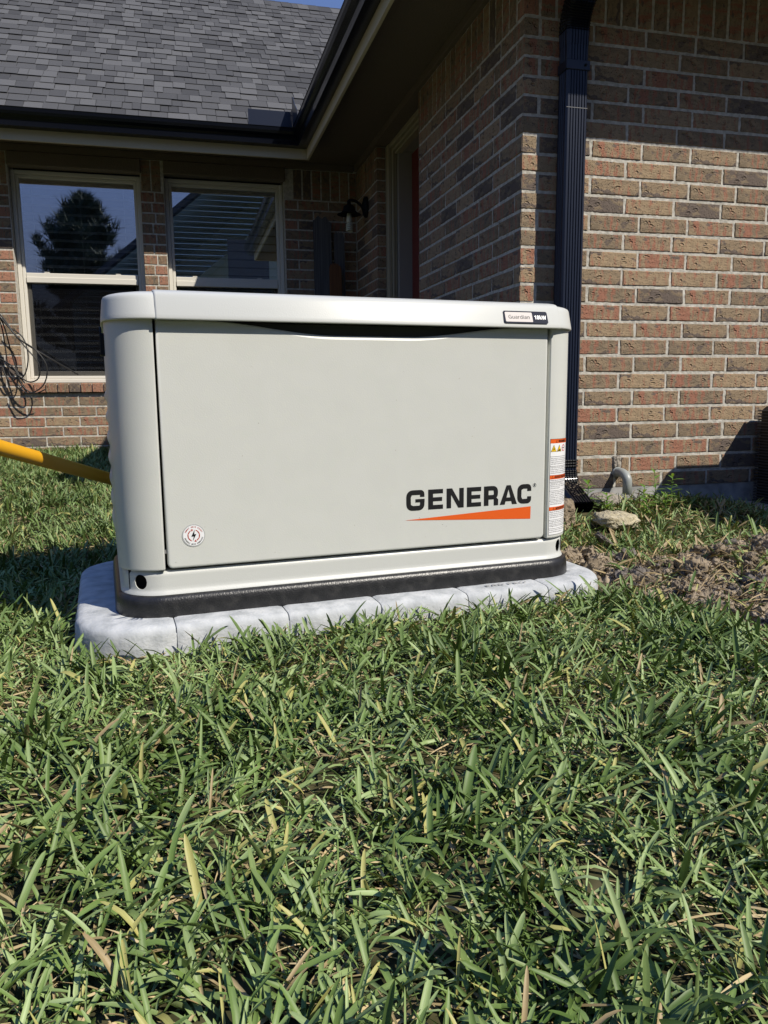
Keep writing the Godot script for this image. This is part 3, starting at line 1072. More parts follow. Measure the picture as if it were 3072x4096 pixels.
func downspout() -> void:
	var d := Node3D.new()
	d.name = "downspout"
	house.add_child(d, true)
	d.set_meta("label", "black ribbed downspout on the brick wall near the corner")
	var x0 := 1.686
	var x1 := 1.790
	var zf := -3.253
	var zb := -3.330
	# ribbed section, counter-clockwise from above starting at the front left
	var sec := func(y: float, sh: Vector3 = Vector3.ZERO, grow: float = 0.0, turn: float = 0.0) -> PackedVector3Array:
		var r := PackedVector3Array()
		var g := grow
		r.append(Vector3(x0 - g, 0, zf - 0.008))
		r.append(Vector3(x0 + 0.008, 0, zf + g))
		for k in 6:
			var c := x0 + 0.020 + k * 0.0135
			r.append(Vector3(c - 0.003, 0, zf + g))
			r.append(Vector3(c - 0.0015, 0, zf + g - 0.004))
			r.append(Vector3(c + 0.0015, 0, zf + g - 0.004))
			r.append(Vector3(c + 0.003, 0, zf + g))
		r.append(Vector3(x1 - 0.008, 0, zf + g))
		r.append(Vector3(x1 + g, 0, zf - 0.008))
		for k in 3:
			var c := zf - 0.022 - k * 0.016
			r.append(Vector3(x1 + g, 0, c + 0.004))
			r.append(Vector3(x1 + g - 0.003, 0, c))
			r.append(Vector3(x1 + g, 0, c - 0.004))
		r.append(Vector3(x1 + g, 0, zb))
		r.append(Vector3(x0 - g, 0, zb))
		for k in 3:
			var c := zb + 0.018 + k * 0.016
			r.append(Vector3(x0 - g, 0, c - 0.004))
			r.append(Vector3(x0 - g + 0.003, 0, c))
			r.append(Vector3(x0 - g, 0, c + 0.004))
		var out := PackedVector3Array()
		var piv := Vector3(0, 0, (zf + zb) * 0.5)
		for p in r:
			out.append(Basis(Vector3.RIGHT, turn) * (p - piv) + piv + Vector3(0, y, 0) + sh)
		return out
	var st := begin()
	add_loft(st, [sec.call(0.20), sec.call(1.935), sec.call(1.940), sec.call(1.945), sec.call(2.10)], true, true, true)
	part("pipe", done(st), M.navy_metal, d)
	# crimped sleeve and strap
	st = begin()
	add_loft(st, [sec.call(2.060, Vector3.ZERO, 0.0015), sec.call(2.115, Vector3.ZERO, 0.004), sec.call(2.125, Vector3.ZERO, 0.002)], true, true, true)
	part("crimped_joint", done(st), M.navy_metal, d)
	st = begin()
	add_box(st, Vector3(x0 - 0.005, 1.955, zb - 0.005), Vector3(x1 + 0.005, 1.995, zf + 0.004), 0.002)
	part("strap", done(st), M.navy_metal, d)
	part("strap_screw", tube([Vector3(1.772, 1.976, zf + 0.003), Vector3(1.772, 1.976, zf + 0.008)], 0.006), M.label_black, d)
	part("seam", box(Vector3(x0 + 0.001, 1.7995, zf - 0.002), Vector3(x1 - 0.001, 1.8015, zf + 0.0008)), M.steel, d)
	# upper elbow, out to the gutter: ribbed bend
	var rings := []
	for k in 36:
		var f := k / 35.0
		var a := f * 0.95
		var rad := 0.16
		var wob := 0.004 if k % 3 == 0 else 0.0
		var sh := Vector3(0, 0, rad * (1.0 - cos(a)))
		rings.append(sec.call(2.118 + rad * sin(a), sh, 0.003 + wob, a))
	var ey := 2.118 + 0.16 * sin(0.95)
	var ez := 0.16 * (1.0 - cos(0.95))
	for k in 4:
		rings.append(sec.call(ey + (k + 1) * 0.055 * cos(0.95), Vector3(0, 0, ez + (k + 1) * 0.09 * sin(0.95)), 0.003, 0.95))
	st = begin()
	add_loft(st, rings, true, true, true)
	part("upper_elbow", done(st), M.black_gutter, d)
	# lower elbow kicks out towards the viewer, open mouth
	rings = []
	var inner := []
	for k in 30:
		var a := -(k / 29.0) * 1.10
		var rad := 0.12
		var wob := 0.004 if k % 3 == 0 and k < 22 else 0.0
		var sh := Vector3(0, 0, rad * (1.0 - cos(a)))
		rings.push_front(sec.call(0.20 + rad * sin(a), sh, 0.003 + wob, a))
		inner.push_front(sec.call(0.20 + rad * sin(a), sh, -0.002, a))
	var last := -1.10
	var by := 0.20 + 0.12 * sin(last)
	var bz2 := 0.12 * (1.0 - cos(last))
	for q in [[0.05, 0.003], [0.13, 0.003]]:
		var sh := Vector3(0, 0, bz2 - q[0] * sin(last))
		rings.push_front(sec.call(by - q[0] * cos(last), sh, 0.004, last))
		inner.push_front(sec.call(by - q[0] * cos(last), sh, -0.001, last))
	st = begin()
	add_loft(st, rings)
	var back := begin()
	inner.reverse()
	add_loft(st, inner)
	part("lower_elbow", done(st), M.black_gutter, d, "black elbow at the foot of the downspout with debris on it")
	st = begin()
	for k in 3:
		add_loft(st, [sec.call(0.215 + k * 0.013, Vector3.ZERO, 0.0045), sec.call(0.219 + k * 0.013, Vector3.ZERO, 0.0065), sec.call(0.223 + k * 0.013, Vector3.ZERO, 0.0045)])
	part("elbow_rib", done(st), M.label_black, d)


# ------------------------------------------------------------------ roofs
func build_roofs() -> void:
	var sx := SX - EAVE_OUT
	var bz := BZ + EAVE_OUT - 0.01
	var rz := RZ + EAVE_OUT
	var ey := 2.585
	var run := 2.46
	# far roof: underlay with valley on the right
	var st := begin()
	var ridge_y := ey + run * PITCH_T
	var rzz := bz - run
	var a := Vector3(-7.5, ey - 0.012, bz + 0.03)
	var b := Vector3(sx, ey - 0.012, bz + 0.03)
	var c := Vector3(sx + run, ridge_y - 0.012, rzz)
	var d := Vector3(-7.5, ridge_y - 0.012, rzz)
	face4(st, a, b, c, d)
	face4(st, d, c, Vector3(sx + run, ey, rzz - run), Vector3(-7.5, ey, rzz - run))
	face3(st, a, d, Vector3(-7.5, ey, rzz - run))
	var roof := part("roof", done(st), M.shingle_edge, house, "grey shingle roof above the two windows")
	var slope := Vector3(0, PITCH_T, -1.0).normalized()
	var normal := Vector3(0, 1.0, PITCH_T).normalized()
	shingle_field(roof, Vector3(0, ey, bz + 0.045), Vector3.RIGHT, slope, normal, func(_s: float) -> float: return -7.5, func(s: float) -> float: return sx - 0.02 + s * 0.768, 3.20, true, 900)
	# ridge
	st = begin()
	var x := -7.5
	while x < sx + run:
		var t := Transform3D(Basis(Vector3(1, 0.02, 0), Vector3.UP, Vector3.BACK), Vector3(x, ridge_y + 0.012, rzz))
		add_box(st, Vector3(0, -0.006, 0.0), Vector3(0.22, 0.006, 0.13), 0.0, t * Transform3D(Basis(Vector3.RIGHT, atan(PITCH_T)), Vector3.ZERO))
		add_box(st, Vector3(0, -0.006, -0.13), Vector3(0.22, 0.006, 0.0), 0.0, t * Transform3D(Basis(Vector3.RIGHT, -atan(PITCH_T)), Vector3.ZERO))
		x += 0.145
	part("ridge_cap", done(st), M.shingle_edge, roof)
	# near wing: hip roof over the side and near walls
	st = begin()
	var e0 := Vector3(sx, ey - 0.012, rz)
	var hip := Vector3(sx + 3.0, ey + 3.0 * PITCH_T, rz - 3.0)
	face3(st, Vector3(sx, ey - 0.012, bz), e0, hip)
	face3(st, Vector3(sx, ey - 0.012, bz), hip, Vector3(sx + 3.0, ey + 3.0 * PITCH_T, rzz))
	face4(st, e0, Vector3(9.0, ey - 0.012, rz), Vector3(6.0, ey + 3.0 * PITCH_T, rz - 3.0), hip)
	var roof2 := part("roof", done(st), M.shingle_edge, house, "roof of the near wing, hidden above the gutter")
	shingle_field(roof2, Vector3(0, ey, rz + 0.045), Vector3.RIGHT, slope, normal, func(s: float) -> float: return sx + s * 0.768, func(s: float) -> float: return 9.0 - s * 0.768, 3.85, false, 950)
	shingle_field(roof2, Vector3(sx - 0.045, ey, 0), Vector3.BACK, Vector3(1, PITCH_T, 0).normalized(), Vector3(-PITCH_T, 1, 0).normalized(), func(s: float) -> float: return bz - s * 0.768, func(s: float) -> float: return rz - s * 0.768, 3.85, false, 960)


func shingle_field(roof: Node, o: Vector3, u: Vector3, up: Vector3, n: Vector3, u_start: Callable, u_end: Callable, length: float, single: bool, sd: int) -> void:
	var r := RandomNumberGenerator.new()
	r.seed = sd
	var exposure := 0.120
	var rest_st := []
	for k in 4:
		var s := SurfaceTool.new()
		s.begin(Mesh.PRIMITIVE_TRIANGLES)
		rest_st.append(s)
	# a tab: thin slab with a dark lower edge, unit width
	var st := begin()
	add_box(st, Vector3(0, 0, -0.0045), Vector3(1, 0.17, 0.0), 0.0)
	var tab := done(st)
	var rows := int(length / exposure)
	var singles := 0
	for row in rows:
		var s := row * exposure
		var x: float = u_start.call(s)
		var end: float = u_end.call(s)
		while x < end:
			var w := r.randf_range(0.06, 0.155)
			if x + w > end - 0.05:
				w = end - x
			if w < 0.01:
				break
			var raised := r.randf() < 0.5
			var jit := r.randf_range(-0.004, 0.004)
			var lift := 0.010 if raised else 0.0055
			# sheared sides: some tabs are dovetailed
			var lean := r.randf_range(-0.10, 0.10)
			var by := Basis(u * (w - 0.003), (up - n * 0.045 + u * lean * w * 0.5).normalized(), n)
			var t := Transform3D(by, o + u * x + up * (s + jit - (0.004 if raised else 0.0)) + n * (lift + 0.004))
			var tone := r.randi() % 4 if r.randf() < 0.75 else 1
			if raised and tone == 3:
				tone = 2
			if single and singles < 300 and x > -1.75 and x < 1.4:
				var b := MeshInstance3D.new()
				b.name = "shingle"
				b.mesh = tab
				b.material_override = M["shingle_%d" % tone]
				b.transform = t
				roof.add_child(b, true)
				singles += 1
			else:
				rest_st[tone].append_from(tab, 0, t)
			x += w
	var mesh := ArrayMesh.new()
	for k in 4:
		rest_st[k].commit(mesh)
		mesh.surface_set_material(mesh.get_surface_count() - 1, M["shingle_%d" % k])
	var q := part("remaining_shingles", mesh, null, roof)
	q.set_meta("kind", "stuff")


# ------------------------------------------------------------------ what stands behind the viewer (seen in the panes) and beside
func surroundings() -> void:
	# neighbouring house, its gable towards us
	var h := thing("neighbour_house", "grey sided gabled house seen only as a reflection in the right window", "house")
	var st := begin()
	var z := 14.0
	add_prism(st, PackedVector2Array([Vector2(-3.4, -0.1), Vector2(13.4, -0.1), Vector2(13.4, 3.7), Vector2(5.0, 10.7), Vector2(-3.4, 3.7)]), z, z + 10.0)
	var wall := part("gable_wall", done(st), M.siding_paint, h)
	st = begin()
	for k in 58:
		var y := 0.1 + k * 0.18
		var half := 8.4 if y < 3.7 else 8.4 - (y - 3.7) / 0.833
		if half > 0.2:
			add_box(st, Vector3(5.0 - half, y, z - 0.025), Vector3(5.0 + half, y + 0.02, z + 0.001))
	var sd := part("siding_edges", done(st), M.siding_paint, wall)
	sd.set_meta("kind", "stuff")
	st = begin()
	for s in [-1.0, 1.0]:
		var t := Transform3D(Basis(Vector3.BACK, -s * atan(0.833)), Vector3(5.0, 10.72, z - 0.4))
		if s > 0:
			add_box(st, Vector3(0, 0, 0), Vector3(11.6, 0.16, 10.8), 0.0, t)
		else:
			add_box(st, Vector3(-11.6, 0.002, 0), Vector3(0, 0.162, 10.8), 0.0, t)
	part("roof", done(st), M.shingle_0, h)
	# lower wing in front of it
	st = begin()
	add_prism(st, PackedVector2Array([Vector2(-1.2, -0.1), Vector2(9.0, -0.1), Vector2(9.0, 3.3), Vector2(4.2, 7.2), Vector2(-1.2, 2.8)]), z - 2.0, z - 0.03)
	part("wing_wall", done(st), M.siding_paint, h)
	part("window", box(Vector3(1.6, 4.2, z - 2.05), Vector3(2.9, 5.5, z - 2.0)), M.room_paint, h)
	# the pine
	var p := thing("pine_tree", "dark pine seen only as a reflection in the left window", "tree", "", Vector3(-4.05, -0.05, 25.0))
	var r := RandomNumberGenerator.new()
	r.seed = 9
	st = begin(true)
	var trunk := []
	for k in 9:
		var y := k * 1.15
		var c := PackedVector3Array()
		for q in 8:
			var rad := 0.20 * (1.0 - k / 9.5)
			c.append(Vector3(cos(TAU * q / 8.0) * rad + sin(k * 1.3) * 0.06, y, -sin(TAU * q / 8.0) * rad))
		trunk.append(c)
	add_loft(st, trunk, true, true, true)
	part("trunk", done(st), M.bark, p)
	var tuft := begin()
	for k in 13:
		var d := Vector3(r.randfn() * 0.6, 0.9 + r.randf() * 0.4, r.randfn() * 0.6).normalized()
		var sx := d.cross(Vector3(r.randfn(), 0.2, r.randfn())).normalized() * 0.022
		var o := Vector3(r.randfn(), r.randfn(), r.randfn()) * 0.06
		face3(tuft, o - sx, o + sx, o + d * 0.52)
	var mm := MultiMesh.new()
	mm.transform_format = MultiMesh.TRANSFORM_3D
	mm.mesh = done(tuft)
	var places := []
	var limbs := begin(true)
	for b in 120:
		var f := r.randf()
		var y := 2.6 + f * 6.7
		var reach := 3.25 * pow(1.0 - f, 0.85) * r.randf_range(0.55, 1.10) + 0.12
		var a := r.randf() * TAU
		var lift := r.randf_range(0.45, 0.95) + f * 0.9
		var from := Vector3(0, y, 0)
		var tip := from + Vector3(cos(a), lift * 0.6, sin(a)) * reach
		var mid := from.lerp(tip, 0.5) - Vector3(0, 0.10 * reach, 0)
		add_tube(limbs, [from, mid, tip], 0.03, 4, false)
		for k in int(10 + reach * 16):
			var g := pow(r.randf_range(0.08, 1.0), 0.7)
			var c := from.lerp(mid, g * 2.0) if g < 0.5 else mid.lerp(tip, g * 2.0 - 1.0)
			c += Vector3(r.randfn(), r.randfn() * 0.7, r.randfn()) * 0.13
			places.append(Transform3D(Basis(Vector3(r.randfn(), r.randfn() * 0.3, r.randfn()).normalized(), r.randf() * 0.9) * Basis(Vector3.UP, r.randf() * TAU) * r.randf_range(0.7, 1.25), c))
	for k in 90:
		var y := 8.3 + r.randf() * 1.35
		places.append(Transform3D(Basis(Vector3.UP, r.randf() * TAU), Vector3(r.randfn() * 0.05 * (9.9 - y), y - 0.1, r.randfn() * 0.05 * (9.9 - y))))
	part("limbs", done(limbs), M.bark, p)
	mm.instance_count = places.size()
	for k in places.size():
		mm.set_instance_transform(k, places[k])
	var crown := MultiMeshInstance3D.new()
	crown.name = "crown"
	crown.multimesh = mm
	crown.material_override = M.pine_needles
	crown.set_meta("kind", "stuff")
	p.add_child(crown)
	# air conditioner at the right, mostly out of the frame
	var ac := thing("air_conditioner", "black ribbed air conditioner unit at the right edge by the brick wall", "air conditioner")
	part("cabinet", box(Vector3(2.74, 0.0, -2.93), Vector3(3.55, 0.775, -2.15), 0.03), M.ac_grey, ac)
	part("side_body", box(Vector3(2.845, -0.03, -3.32), Vector3(3.60, 0.485, -3.02), 0.02), M.ac_black, ac)
	st = begin()
	for k in 32:
		var y := 0.0 + k * 0.0148
		add_box(st, Vector3(2.832, y, -3.315), Vector3(2.846, y + 0.006, -3.03), 0.002)
		add_box(st, Vector3(2.846, y, -3.021), Vector3(3.58, y + 0.006, -3.008), 0.002)
	var ribs := part("guard_ribs", done(st), M.ac_grey, ac)
	ribs.set_meta("kind", "stuff")
	part("equipment_slab", box(Vector3(2.68, -0.2, -3.34), Vector3(3.7, -0.005, -2.1), 0.01), M.foundation_concrete, ac)


# ------------------------------------------------------------------ generator and its pad
const GEN_AT := Vector3(-0.057, 0, -1.781)
const GEN_TURN := 0.096     # radians


func ring_len(r: PackedVector3Array) -> PackedFloat32Array:
	var out := PackedFloat32Array([0.0])
	for k in r.size():
		out.append(out[-1] + r[k].distance_to(r[(k + 1) % r.size()]))
	return out


func ring_at(r: PackedVector3Array, len: PackedFloat32Array, s: float) -> Array:
	var total := len[-1]
	s = fposmod(s, total)
	var k := 0
	while k < r.size() - 1 and len[k + 1] < s:
		k += 1
	var a := r[k]
	var b := r[(k + 1) % r.size()]
	var f := (s - len[k]) / maxf(len[k + 1] - len[k], 1e-6)
	var d := (b - a).normalized()
	return [a.lerp(b, f), Vector3(-d.z, 0, d.x)]


func pad() -> void:
	var p := thing("generator_pad", "pale grey moulded concrete pad with block pattern edge under the generator", "pad", "", GEN_AT)
	p.rotation.y = GEN_TURN
	var outline := rr(-0.205, 1.192, 0.092, -0.73, 0.16, 0.0, 14)
	var len := ring_len(outline)
	# joints: positions along the outline, found from plan points
	var joints := []
	var marks := [Vector2(0.010, 0.092), Vector2(0.265, 0.092), Vector2(0.495, 0.092), Vector2(0.728, 0.092), Vector2(0.965, 0.092), Vector2(1.185, -0.18), Vector2(1.192, -0.46), Vector2(1.02, -0.73), Vector2(0.78, -0.73), Vector2(0.52, -0.73), Vector2(0.27, -0.73), Vector2(0.03, -0.73), Vector2(-0.205, -0.50), Vector2(-0.200, -0.235)]
	for m in marks:
		var best := 1e9
		var at := 0.0
		for k in 800:
			var s := len[-1] * k / 800.0
			var q: Vector3 = ring_at(outline, len, s)[0]
			var d := Vector2(q.x, q.z).distance_to(m)
			if d < best:
				best = d
				at = s
		joints.append(at)
	joints.sort()
	var rough := noise(81, 22.0, 4)
	var wave := noise(82, 5.0, 3)
	# section: (in from the outline, height, roughness)
	var section := [Vector3(0.0, -0.09, 0.3), Vector3(-0.003, -0.06, 1.0), Vector3(-0.004, -0.040, 1.0), Vector3(-0.003, -0.020, 1.0), Vector3(-0.001, 0.0, 1.0), Vector3(0.0, 0.015, 1.0), Vector3(0.001, 0.030, 1.0), Vector3(0.002, 0.043, 0.9), Vector3(0.005, 0.051, 0.8), Vector3(0.011, 0.0565, 0.6), Vector3(0.022, 0.0595, 0.4), Vector3(0.070, 0.0605, 0.3), Vector3(0.098, 0.059, 0.2), Vector3(0.115, 0.057, 0.1), Vector3(0.118, -0.02, 0.0)]
	for j in joints.size():
		var s0: float = joints[j]
		var s1: float = joints[(j + 1) % joints.size()]
		if s1 < s0:
			s1 += len[-1]
		var n := maxi(8, int((s1 - s0) / 0.010))
		var st := begin(true)
		var cols := []
		for k in n + 1:
			var s := lerpf(s0 + 0.0014, s1 - 0.0014, k / float(n))
			var e := ring_at(outline, len, s)
			var edge := minf(s - s0, s1 - s) - 0.0014
			var round_off := 0.0028 * pow(1.0 - clampf(edge / 0.009, 0, 1), 2.0)
			var c := PackedVector3Array()
			for q in section:
				var o: Vector3 = e[0]
				var out: Vector3 = e[1]
				var push = (rough.get_noise_3d(o.x, q.y * 1.4, o.z) * (0.0040 if o.x < 0.02 and o.z > -0.2 else 0.0010) + wave.get_noise_3d(o.x, q.y, o.z) * 0.0010) * q.z
				var inward: float = q.x
				var y: float = q.y
				var dy := wave.get_noise_2d(o.x * 2.0 + 9.0, o.z * 2.0 + q.x * 8.0) * 0.0012 * (1.0 if q.y > 0.03 else 0.0)
				if q.x < 0.10:
					y -= round_off * (1.0 if q.y > 0.03 else 0.0)
				c.append(o - out * (inward + (round_off if q.y < 0.055 else 0.0)) + out * push + Vector3.UP * (y + dy))
			cols.append(c)
		for k in n:
			for q in section.size() - 1:
				face4(st, cols[k][q], cols[k + 1][q], cols[k + 1][q + 1], cols[k][q + 1])
		st.set_smooth_group(-1)
		for q in [[cols[0], false], [cols[n], true]]:
			cap(st, q[0], q[1])
		part("edge_block", done(st), M.concrete, p)
	# the body inside, a little lower at the joints
	var st := begin()
	add_loft(st, [rr(-0.198, 1.185, 0.085, -0.723, 0.15, -0.09), rr(-0.198, 1.185, 0.085, -0.723, 0.15, 0.040), rr(-0.180, 1.167, 0.067, -0.705, 0.13, 0.053)], true, true, true)
	part("slab", done(st), M.concrete, p)
	# faint letters pressed in the front ledge
	st = begin()
	var t := glyphs("PAD PRO", true, 0.013)
	add_text(st, t, func(v: Vector3) -> Vector3: return Vector3(0.800 + v.x * 1.6, 0.0640, 0.052 - v.y * 1.1))
	part("pressed_letters", done(st), M.foundation_concrete, p)


func generator() -> void:
	gen = thing("generator", "cream standby generator with black base on a concrete pad", "generator", "", GEN_AT)
	gen.rotation.y = GEN_TURN
	var X0 := -0.100
	var X1 := 1.106
	var ZB := -0.612
	var R := 0.100
	# black base
	var st := begin(true)
	var rings := []
	for e in [[0.013, 0.050], [0.0125, 0.066], [0.0115, 0.085], [0.010, 0.096], [0.007, 0.1035], [0.002, 0.1075], [-0.006, 0.1085], [-0.03, 0.1085]]:
		rings.append(rr(X0 - e[0], X1 + e[0], e[0], ZB - e[0], R + e[0], e[1], 14))
	add_loft(st, rings, true, true, true)
	part("base", done(st), M.black_plastic, gen, "glossy black plastic base frame")
	plinth(X0, X1, ZB, R)
	# corner panels: an open profile lofted upwards
	for side in [0, 1]:
		var prof := []
		for inset in [0.0]:
			pass
		var outline := PackedVector3Array()
		if side == 0:
			# from the middle of the back, round the left, to the front seam
			for v in [Vector3(0.5, 0, ZB)]:
				outline.append(v)
			for k in 13:
				var a := PI * 0.5 + PI * 0.5 * k / 12.0
				outline.append(Vector3(X0 + R + R * cos(a), 0, ZB + R - R * sin(a)))
			for k in 41:
				var a := PI + PI * 0.5 * k / 40.0
				outline.append(Vector3(X0 + R + R * cos(a), 0, -R - R * sin(a)))
			outline.append(Vector3(X0 + R - 0.0012, 0, -0.0005))
			outline.append(Vector3(X0 + R + 0.0002, 0, -0.0025))
			outline.append(Vector3(X0 + R + 0.0002, 0, -0.030))
		else:
			outline.append(Vector3(X1 - R + 0.0010, 0, -0.030))
			outline.append(Vector3(X1 - R + 0.0010, 0, -0.0025))
			outline.append(Vector3(X1 - R + 0.0024, 0, -0.0004))
			for k in 41:
				var a := PI * 1.5 + PI * 0.5 * k / 40.0
				outline.append(Vector3(X1 - R + R * cos(a) + (0.0030 if k == 0 else 0.0), 0, -R - R * sin(a)))
			for k in 13:
				var a := PI * 0.5 * k / 12.0
				outline.append(Vector3(X1 - R + R * cos(a), 0, ZB + R - R * sin(a)))
			outline.append(Vector3(0.5, 0, ZB))
		var centre := Vector3(0.5, 0, ZB * 0.5)
		var lv := []
		for e in [[0.014, 0.1665], [0.003, 0.1665], [0.0005, 0.1680], [0.0, 0.1710], [0.0, 0.30], [0.0, 0.50], [0.0, 0.733]]:
			var ring := PackedVector3Array()
			for k in outline.size():
				var q := outline[k]
				var d: Vector3 = (outline[mini(k + 1, outline.size() - 1)] - outline[maxi(k - 1, 0)]).normalized()
				var inn := -Vector3(-d.z, 0, d.x)
				ring.append(q + inn * e[0] + Vector3.UP * e[1])
			lv.append(ring)
		st = begin(true)
		add_loft(st, lv, false)
		var pan := part("corner_panel", done(st), M.cream_paint, gen, "left rounded corner panel" if side == 0 else "right rounded corner panel with the warning label")
		if side == 0:
			# pressed louvres down the left side
			for k in 7:
				st = begin(true)
				var y := 0.235 + k * 0.052
				var bulge := []
				for q in 7:
					var f := q / 6.0
					var ring := PackedVector3Array()
					for w in 9:
						var g := w / 8.0
						var hh := sin(PI * f) * sin(PI * g) * 0.0065
						ring.append(Vector3(X0 - 0.0003 - hh, y + f * 0.034, lerpf(-0.50, -0.125, g)))
					bulge.append(ring)
				add_loft(st, bulge, false)
				part("louvre", done(st), M.cream_paint, pan)
	# dark body behind the seams
	part("inner_frame", box(Vector3(X0 + 0.02, 0.12, ZB + 0.03), Vector3(X1 - 0.02, 0.725, -0.050)), M.dark_inside, gen)
	door()
	lid(X0, X1, ZB, R)
	st = begin()
	var sr := RandomNumberGenerator.new()
	sr.seed = 5
	for k in 34:
		var c := Vector2(sr.randf_range(0.02, 0.98), 0.18 + pow(sr.randf(), 2.2) * 0.45)
		var rad := sr.randf_range(0.0004, 0.0011)
		var p := PackedVector2Array()
		for q in 6:
			p.append(c + Vector2(cos(TAU * q / 6.0), sin(TAU * q / 6.0) * 0.8) * rad * sr.randf_range(0.7, 1.2))
		add_prism(st, p, 0.0, 0.0003)
	var specks := part("dirt_specks", done(st), M.soil, gen)
	specks.set_meta("kind", "stuff")
	# black latch on the left side
	st = begin()
	add_box(st, Vector3(X0 - 0.010, 0.655, -0.150), Vector3(X0 + 0.001, 0.705, -0.105), 0.002)
	var latch := part("side_latch", done(st), M.label_black, gen, "black latch under the lid on the left side")
	st = begin(true)
	var loop := []
	for k in 13:
		var a := PI * k / 12.0
		loop.append(Vector3(X0 - 0.007, 0.703 + sin(a) * 0.016, -0.128 + cos(a) * 0.017))
	add_tube(st, loop, 0.0028, 6)
	part("latch_loop", done(st), M.label_black, latch)
	print_work(X1, R)


func plinth(X0: float, X1: float, ZB: float, R: float) -> void:
	var ya := 0.1085
	var yb := 0.1635
	var base := rr(X0, X1, 0.0, ZB, R, 0.0, 44)
	var len := ring_len(base)
	var total := len[-1]
	# the surface: a slight inset, rolled in at the top and flared at the foot
	var P := func(s0: float, y0: float) -> Vector3:
		var s := snappedf(s0, 0.00002)
		var y := snappedf(y0, 0.00002)
		var e := ring_at(base, len, s)
		var off := -0.0075 + 0.0055 * (1.0 - ss(ya, ya + 0.012, y)) - 0.004 * ss(yb - 0.008, yb, y)
		return e[0] + e[1] * off + Vector3.UP * y
	# lifting holes on the two front corners
	var holes := []
	for want in [Vector3(-0.060, 0, -0.020), Vector3(1.066, 0, -0.020)]:
		var best := 1e9
		var at := 0.0
		for k in 1600:
			var s := total * k / 1600.0
			var d: float = (ring_at(base, len, s)[0] as Vector3).distance_to(want)
			if d < best:
				best = d
				at = s
		holes.append(at)
	var hy := (ya + yb) * 0.5 + 0.003
	var hr := 0.0176
	var half := 0.024
	var st := begin(true)
	var ys := [ya, ya + 0.004, ya + 0.008, ya + 0.012, hy - 0.012, hy, hy + 0.012, yb - 0.008, yb - 0.005, yb - 0.002, yb]
	var cuts := []
	var s := 0.0
	while s < total:
		cuts.append(s)
		s += 0.004
	for h in holes:
		var keep := []
		for c in cuts:
			if absf(c - h) > half + 0.0005:
				keep.append(c)
		keep += [h - half, h + half]
		cuts = keep
	cuts.sort()
	for k in cuts.size():
		var a: float = cuts[k]
		var b: float = cuts[(k + 1) % cuts.size()] if k + 1 < cuts.size() else total + cuts[0]
		var inside := false
		for h in holes:
			if absf((a + b) * 0.5 - h) < half * 0.9:
				inside = true
		if inside:
			continue
		for j in ys.size() - 1:
			face4(st, P.call(a, ys[j]), P.call(b, ys[j]), P.call(b, ys[j + 1]), P.call(a, ys[j + 1]))
	for h in holes:
		var turns := []
		for k in 14:
			turns.append(lerpf(atan2(yb - hy, half), atan2(yb - hy, -half), (k + 0.5) / 14.0))
			turns.append(lerpf(PI + atan2(hy - ya, half), TAU - atan2(hy - ya, half), (k + 0.5) / 14.0))
		for y in ys:
			if y > ya and y < yb:
				turns.append(fposmod(atan2(y - hy, half), TAU))
				turns.append(fposmod(atan2(y - hy, -half), TAU))
		for vy in [yb - hy, hy - ya]:
			var ca := atan2(vy, half)
			for a in ([ca, PI - ca] if vy == yb - hy else [TAU - ca, PI + ca]):
				turns.append(a)
		turns.sort()
		var n := turns.size()
		for k in n:
			var q := []
			for e in [k, k + 1]:
				var a: float = turns[e % n]
				var c := cos(a)
				var d := sin(a)
				var vy := (yb - hy) if d > 0 else (hy - ya)
				var m := minf(half / maxf(absf(c), 1e-4), vy / maxf(absf(d), 1e-4))
				q.append([c, d, m])
			for w in 4:
				var f0 := w / 4.0
				var f1 := (w + 1) / 4.0
				var pt := func(i: int, f: float) -> Vector3:
					var rad: float = lerpf(hr, q[i][2], f)
					return P.call(h + q[i][0] * rad, hy + q[i][1] * rad)
				face4(st, pt.call(0, f0), pt.call(0, f1), pt.call(1, f1), pt.call(1, f0))
			# thickness of the sheet
			var inn: Vector3 = -(ring_at(base, len, h)[1] as Vector3) * 0.0025
			var p0: Vector3 = P.call(h + q[0][0] * hr, hy + q[0][1] * hr)
			var p1: Vector3 = P.call(h + q[1][0] * hr, hy + q[1][1] * hr)
			st.set_smooth_group(-1)
			face4(st, p1, p1 + inn, p0 + inn, p0)
			st.set_smooth_group(0)
	# rolled top ledge
	var lo := PackedVector3Array()
	var hi := PackedVector3Array()
	for k in 120:
		var q := total * k / 120.0
		lo.append(P.call(q, yb))
		hi.append(P.call(q, yb) - (ring_at(base, len, q)[1] as Vector3) * 0.03 + Vector3.UP * 0.001)
	add_loft(st, [lo, hi])
	part("plinth", done(st), M.cream_gloss, gen, "cream sheet metal skirt with a round lifting hole at each corner")


func door_top(u: float) -> float:
	return 0.729 - 0.029 * ss(0.10, 0.42, u) * (1.0 - ss(0.60, 0.93, u))


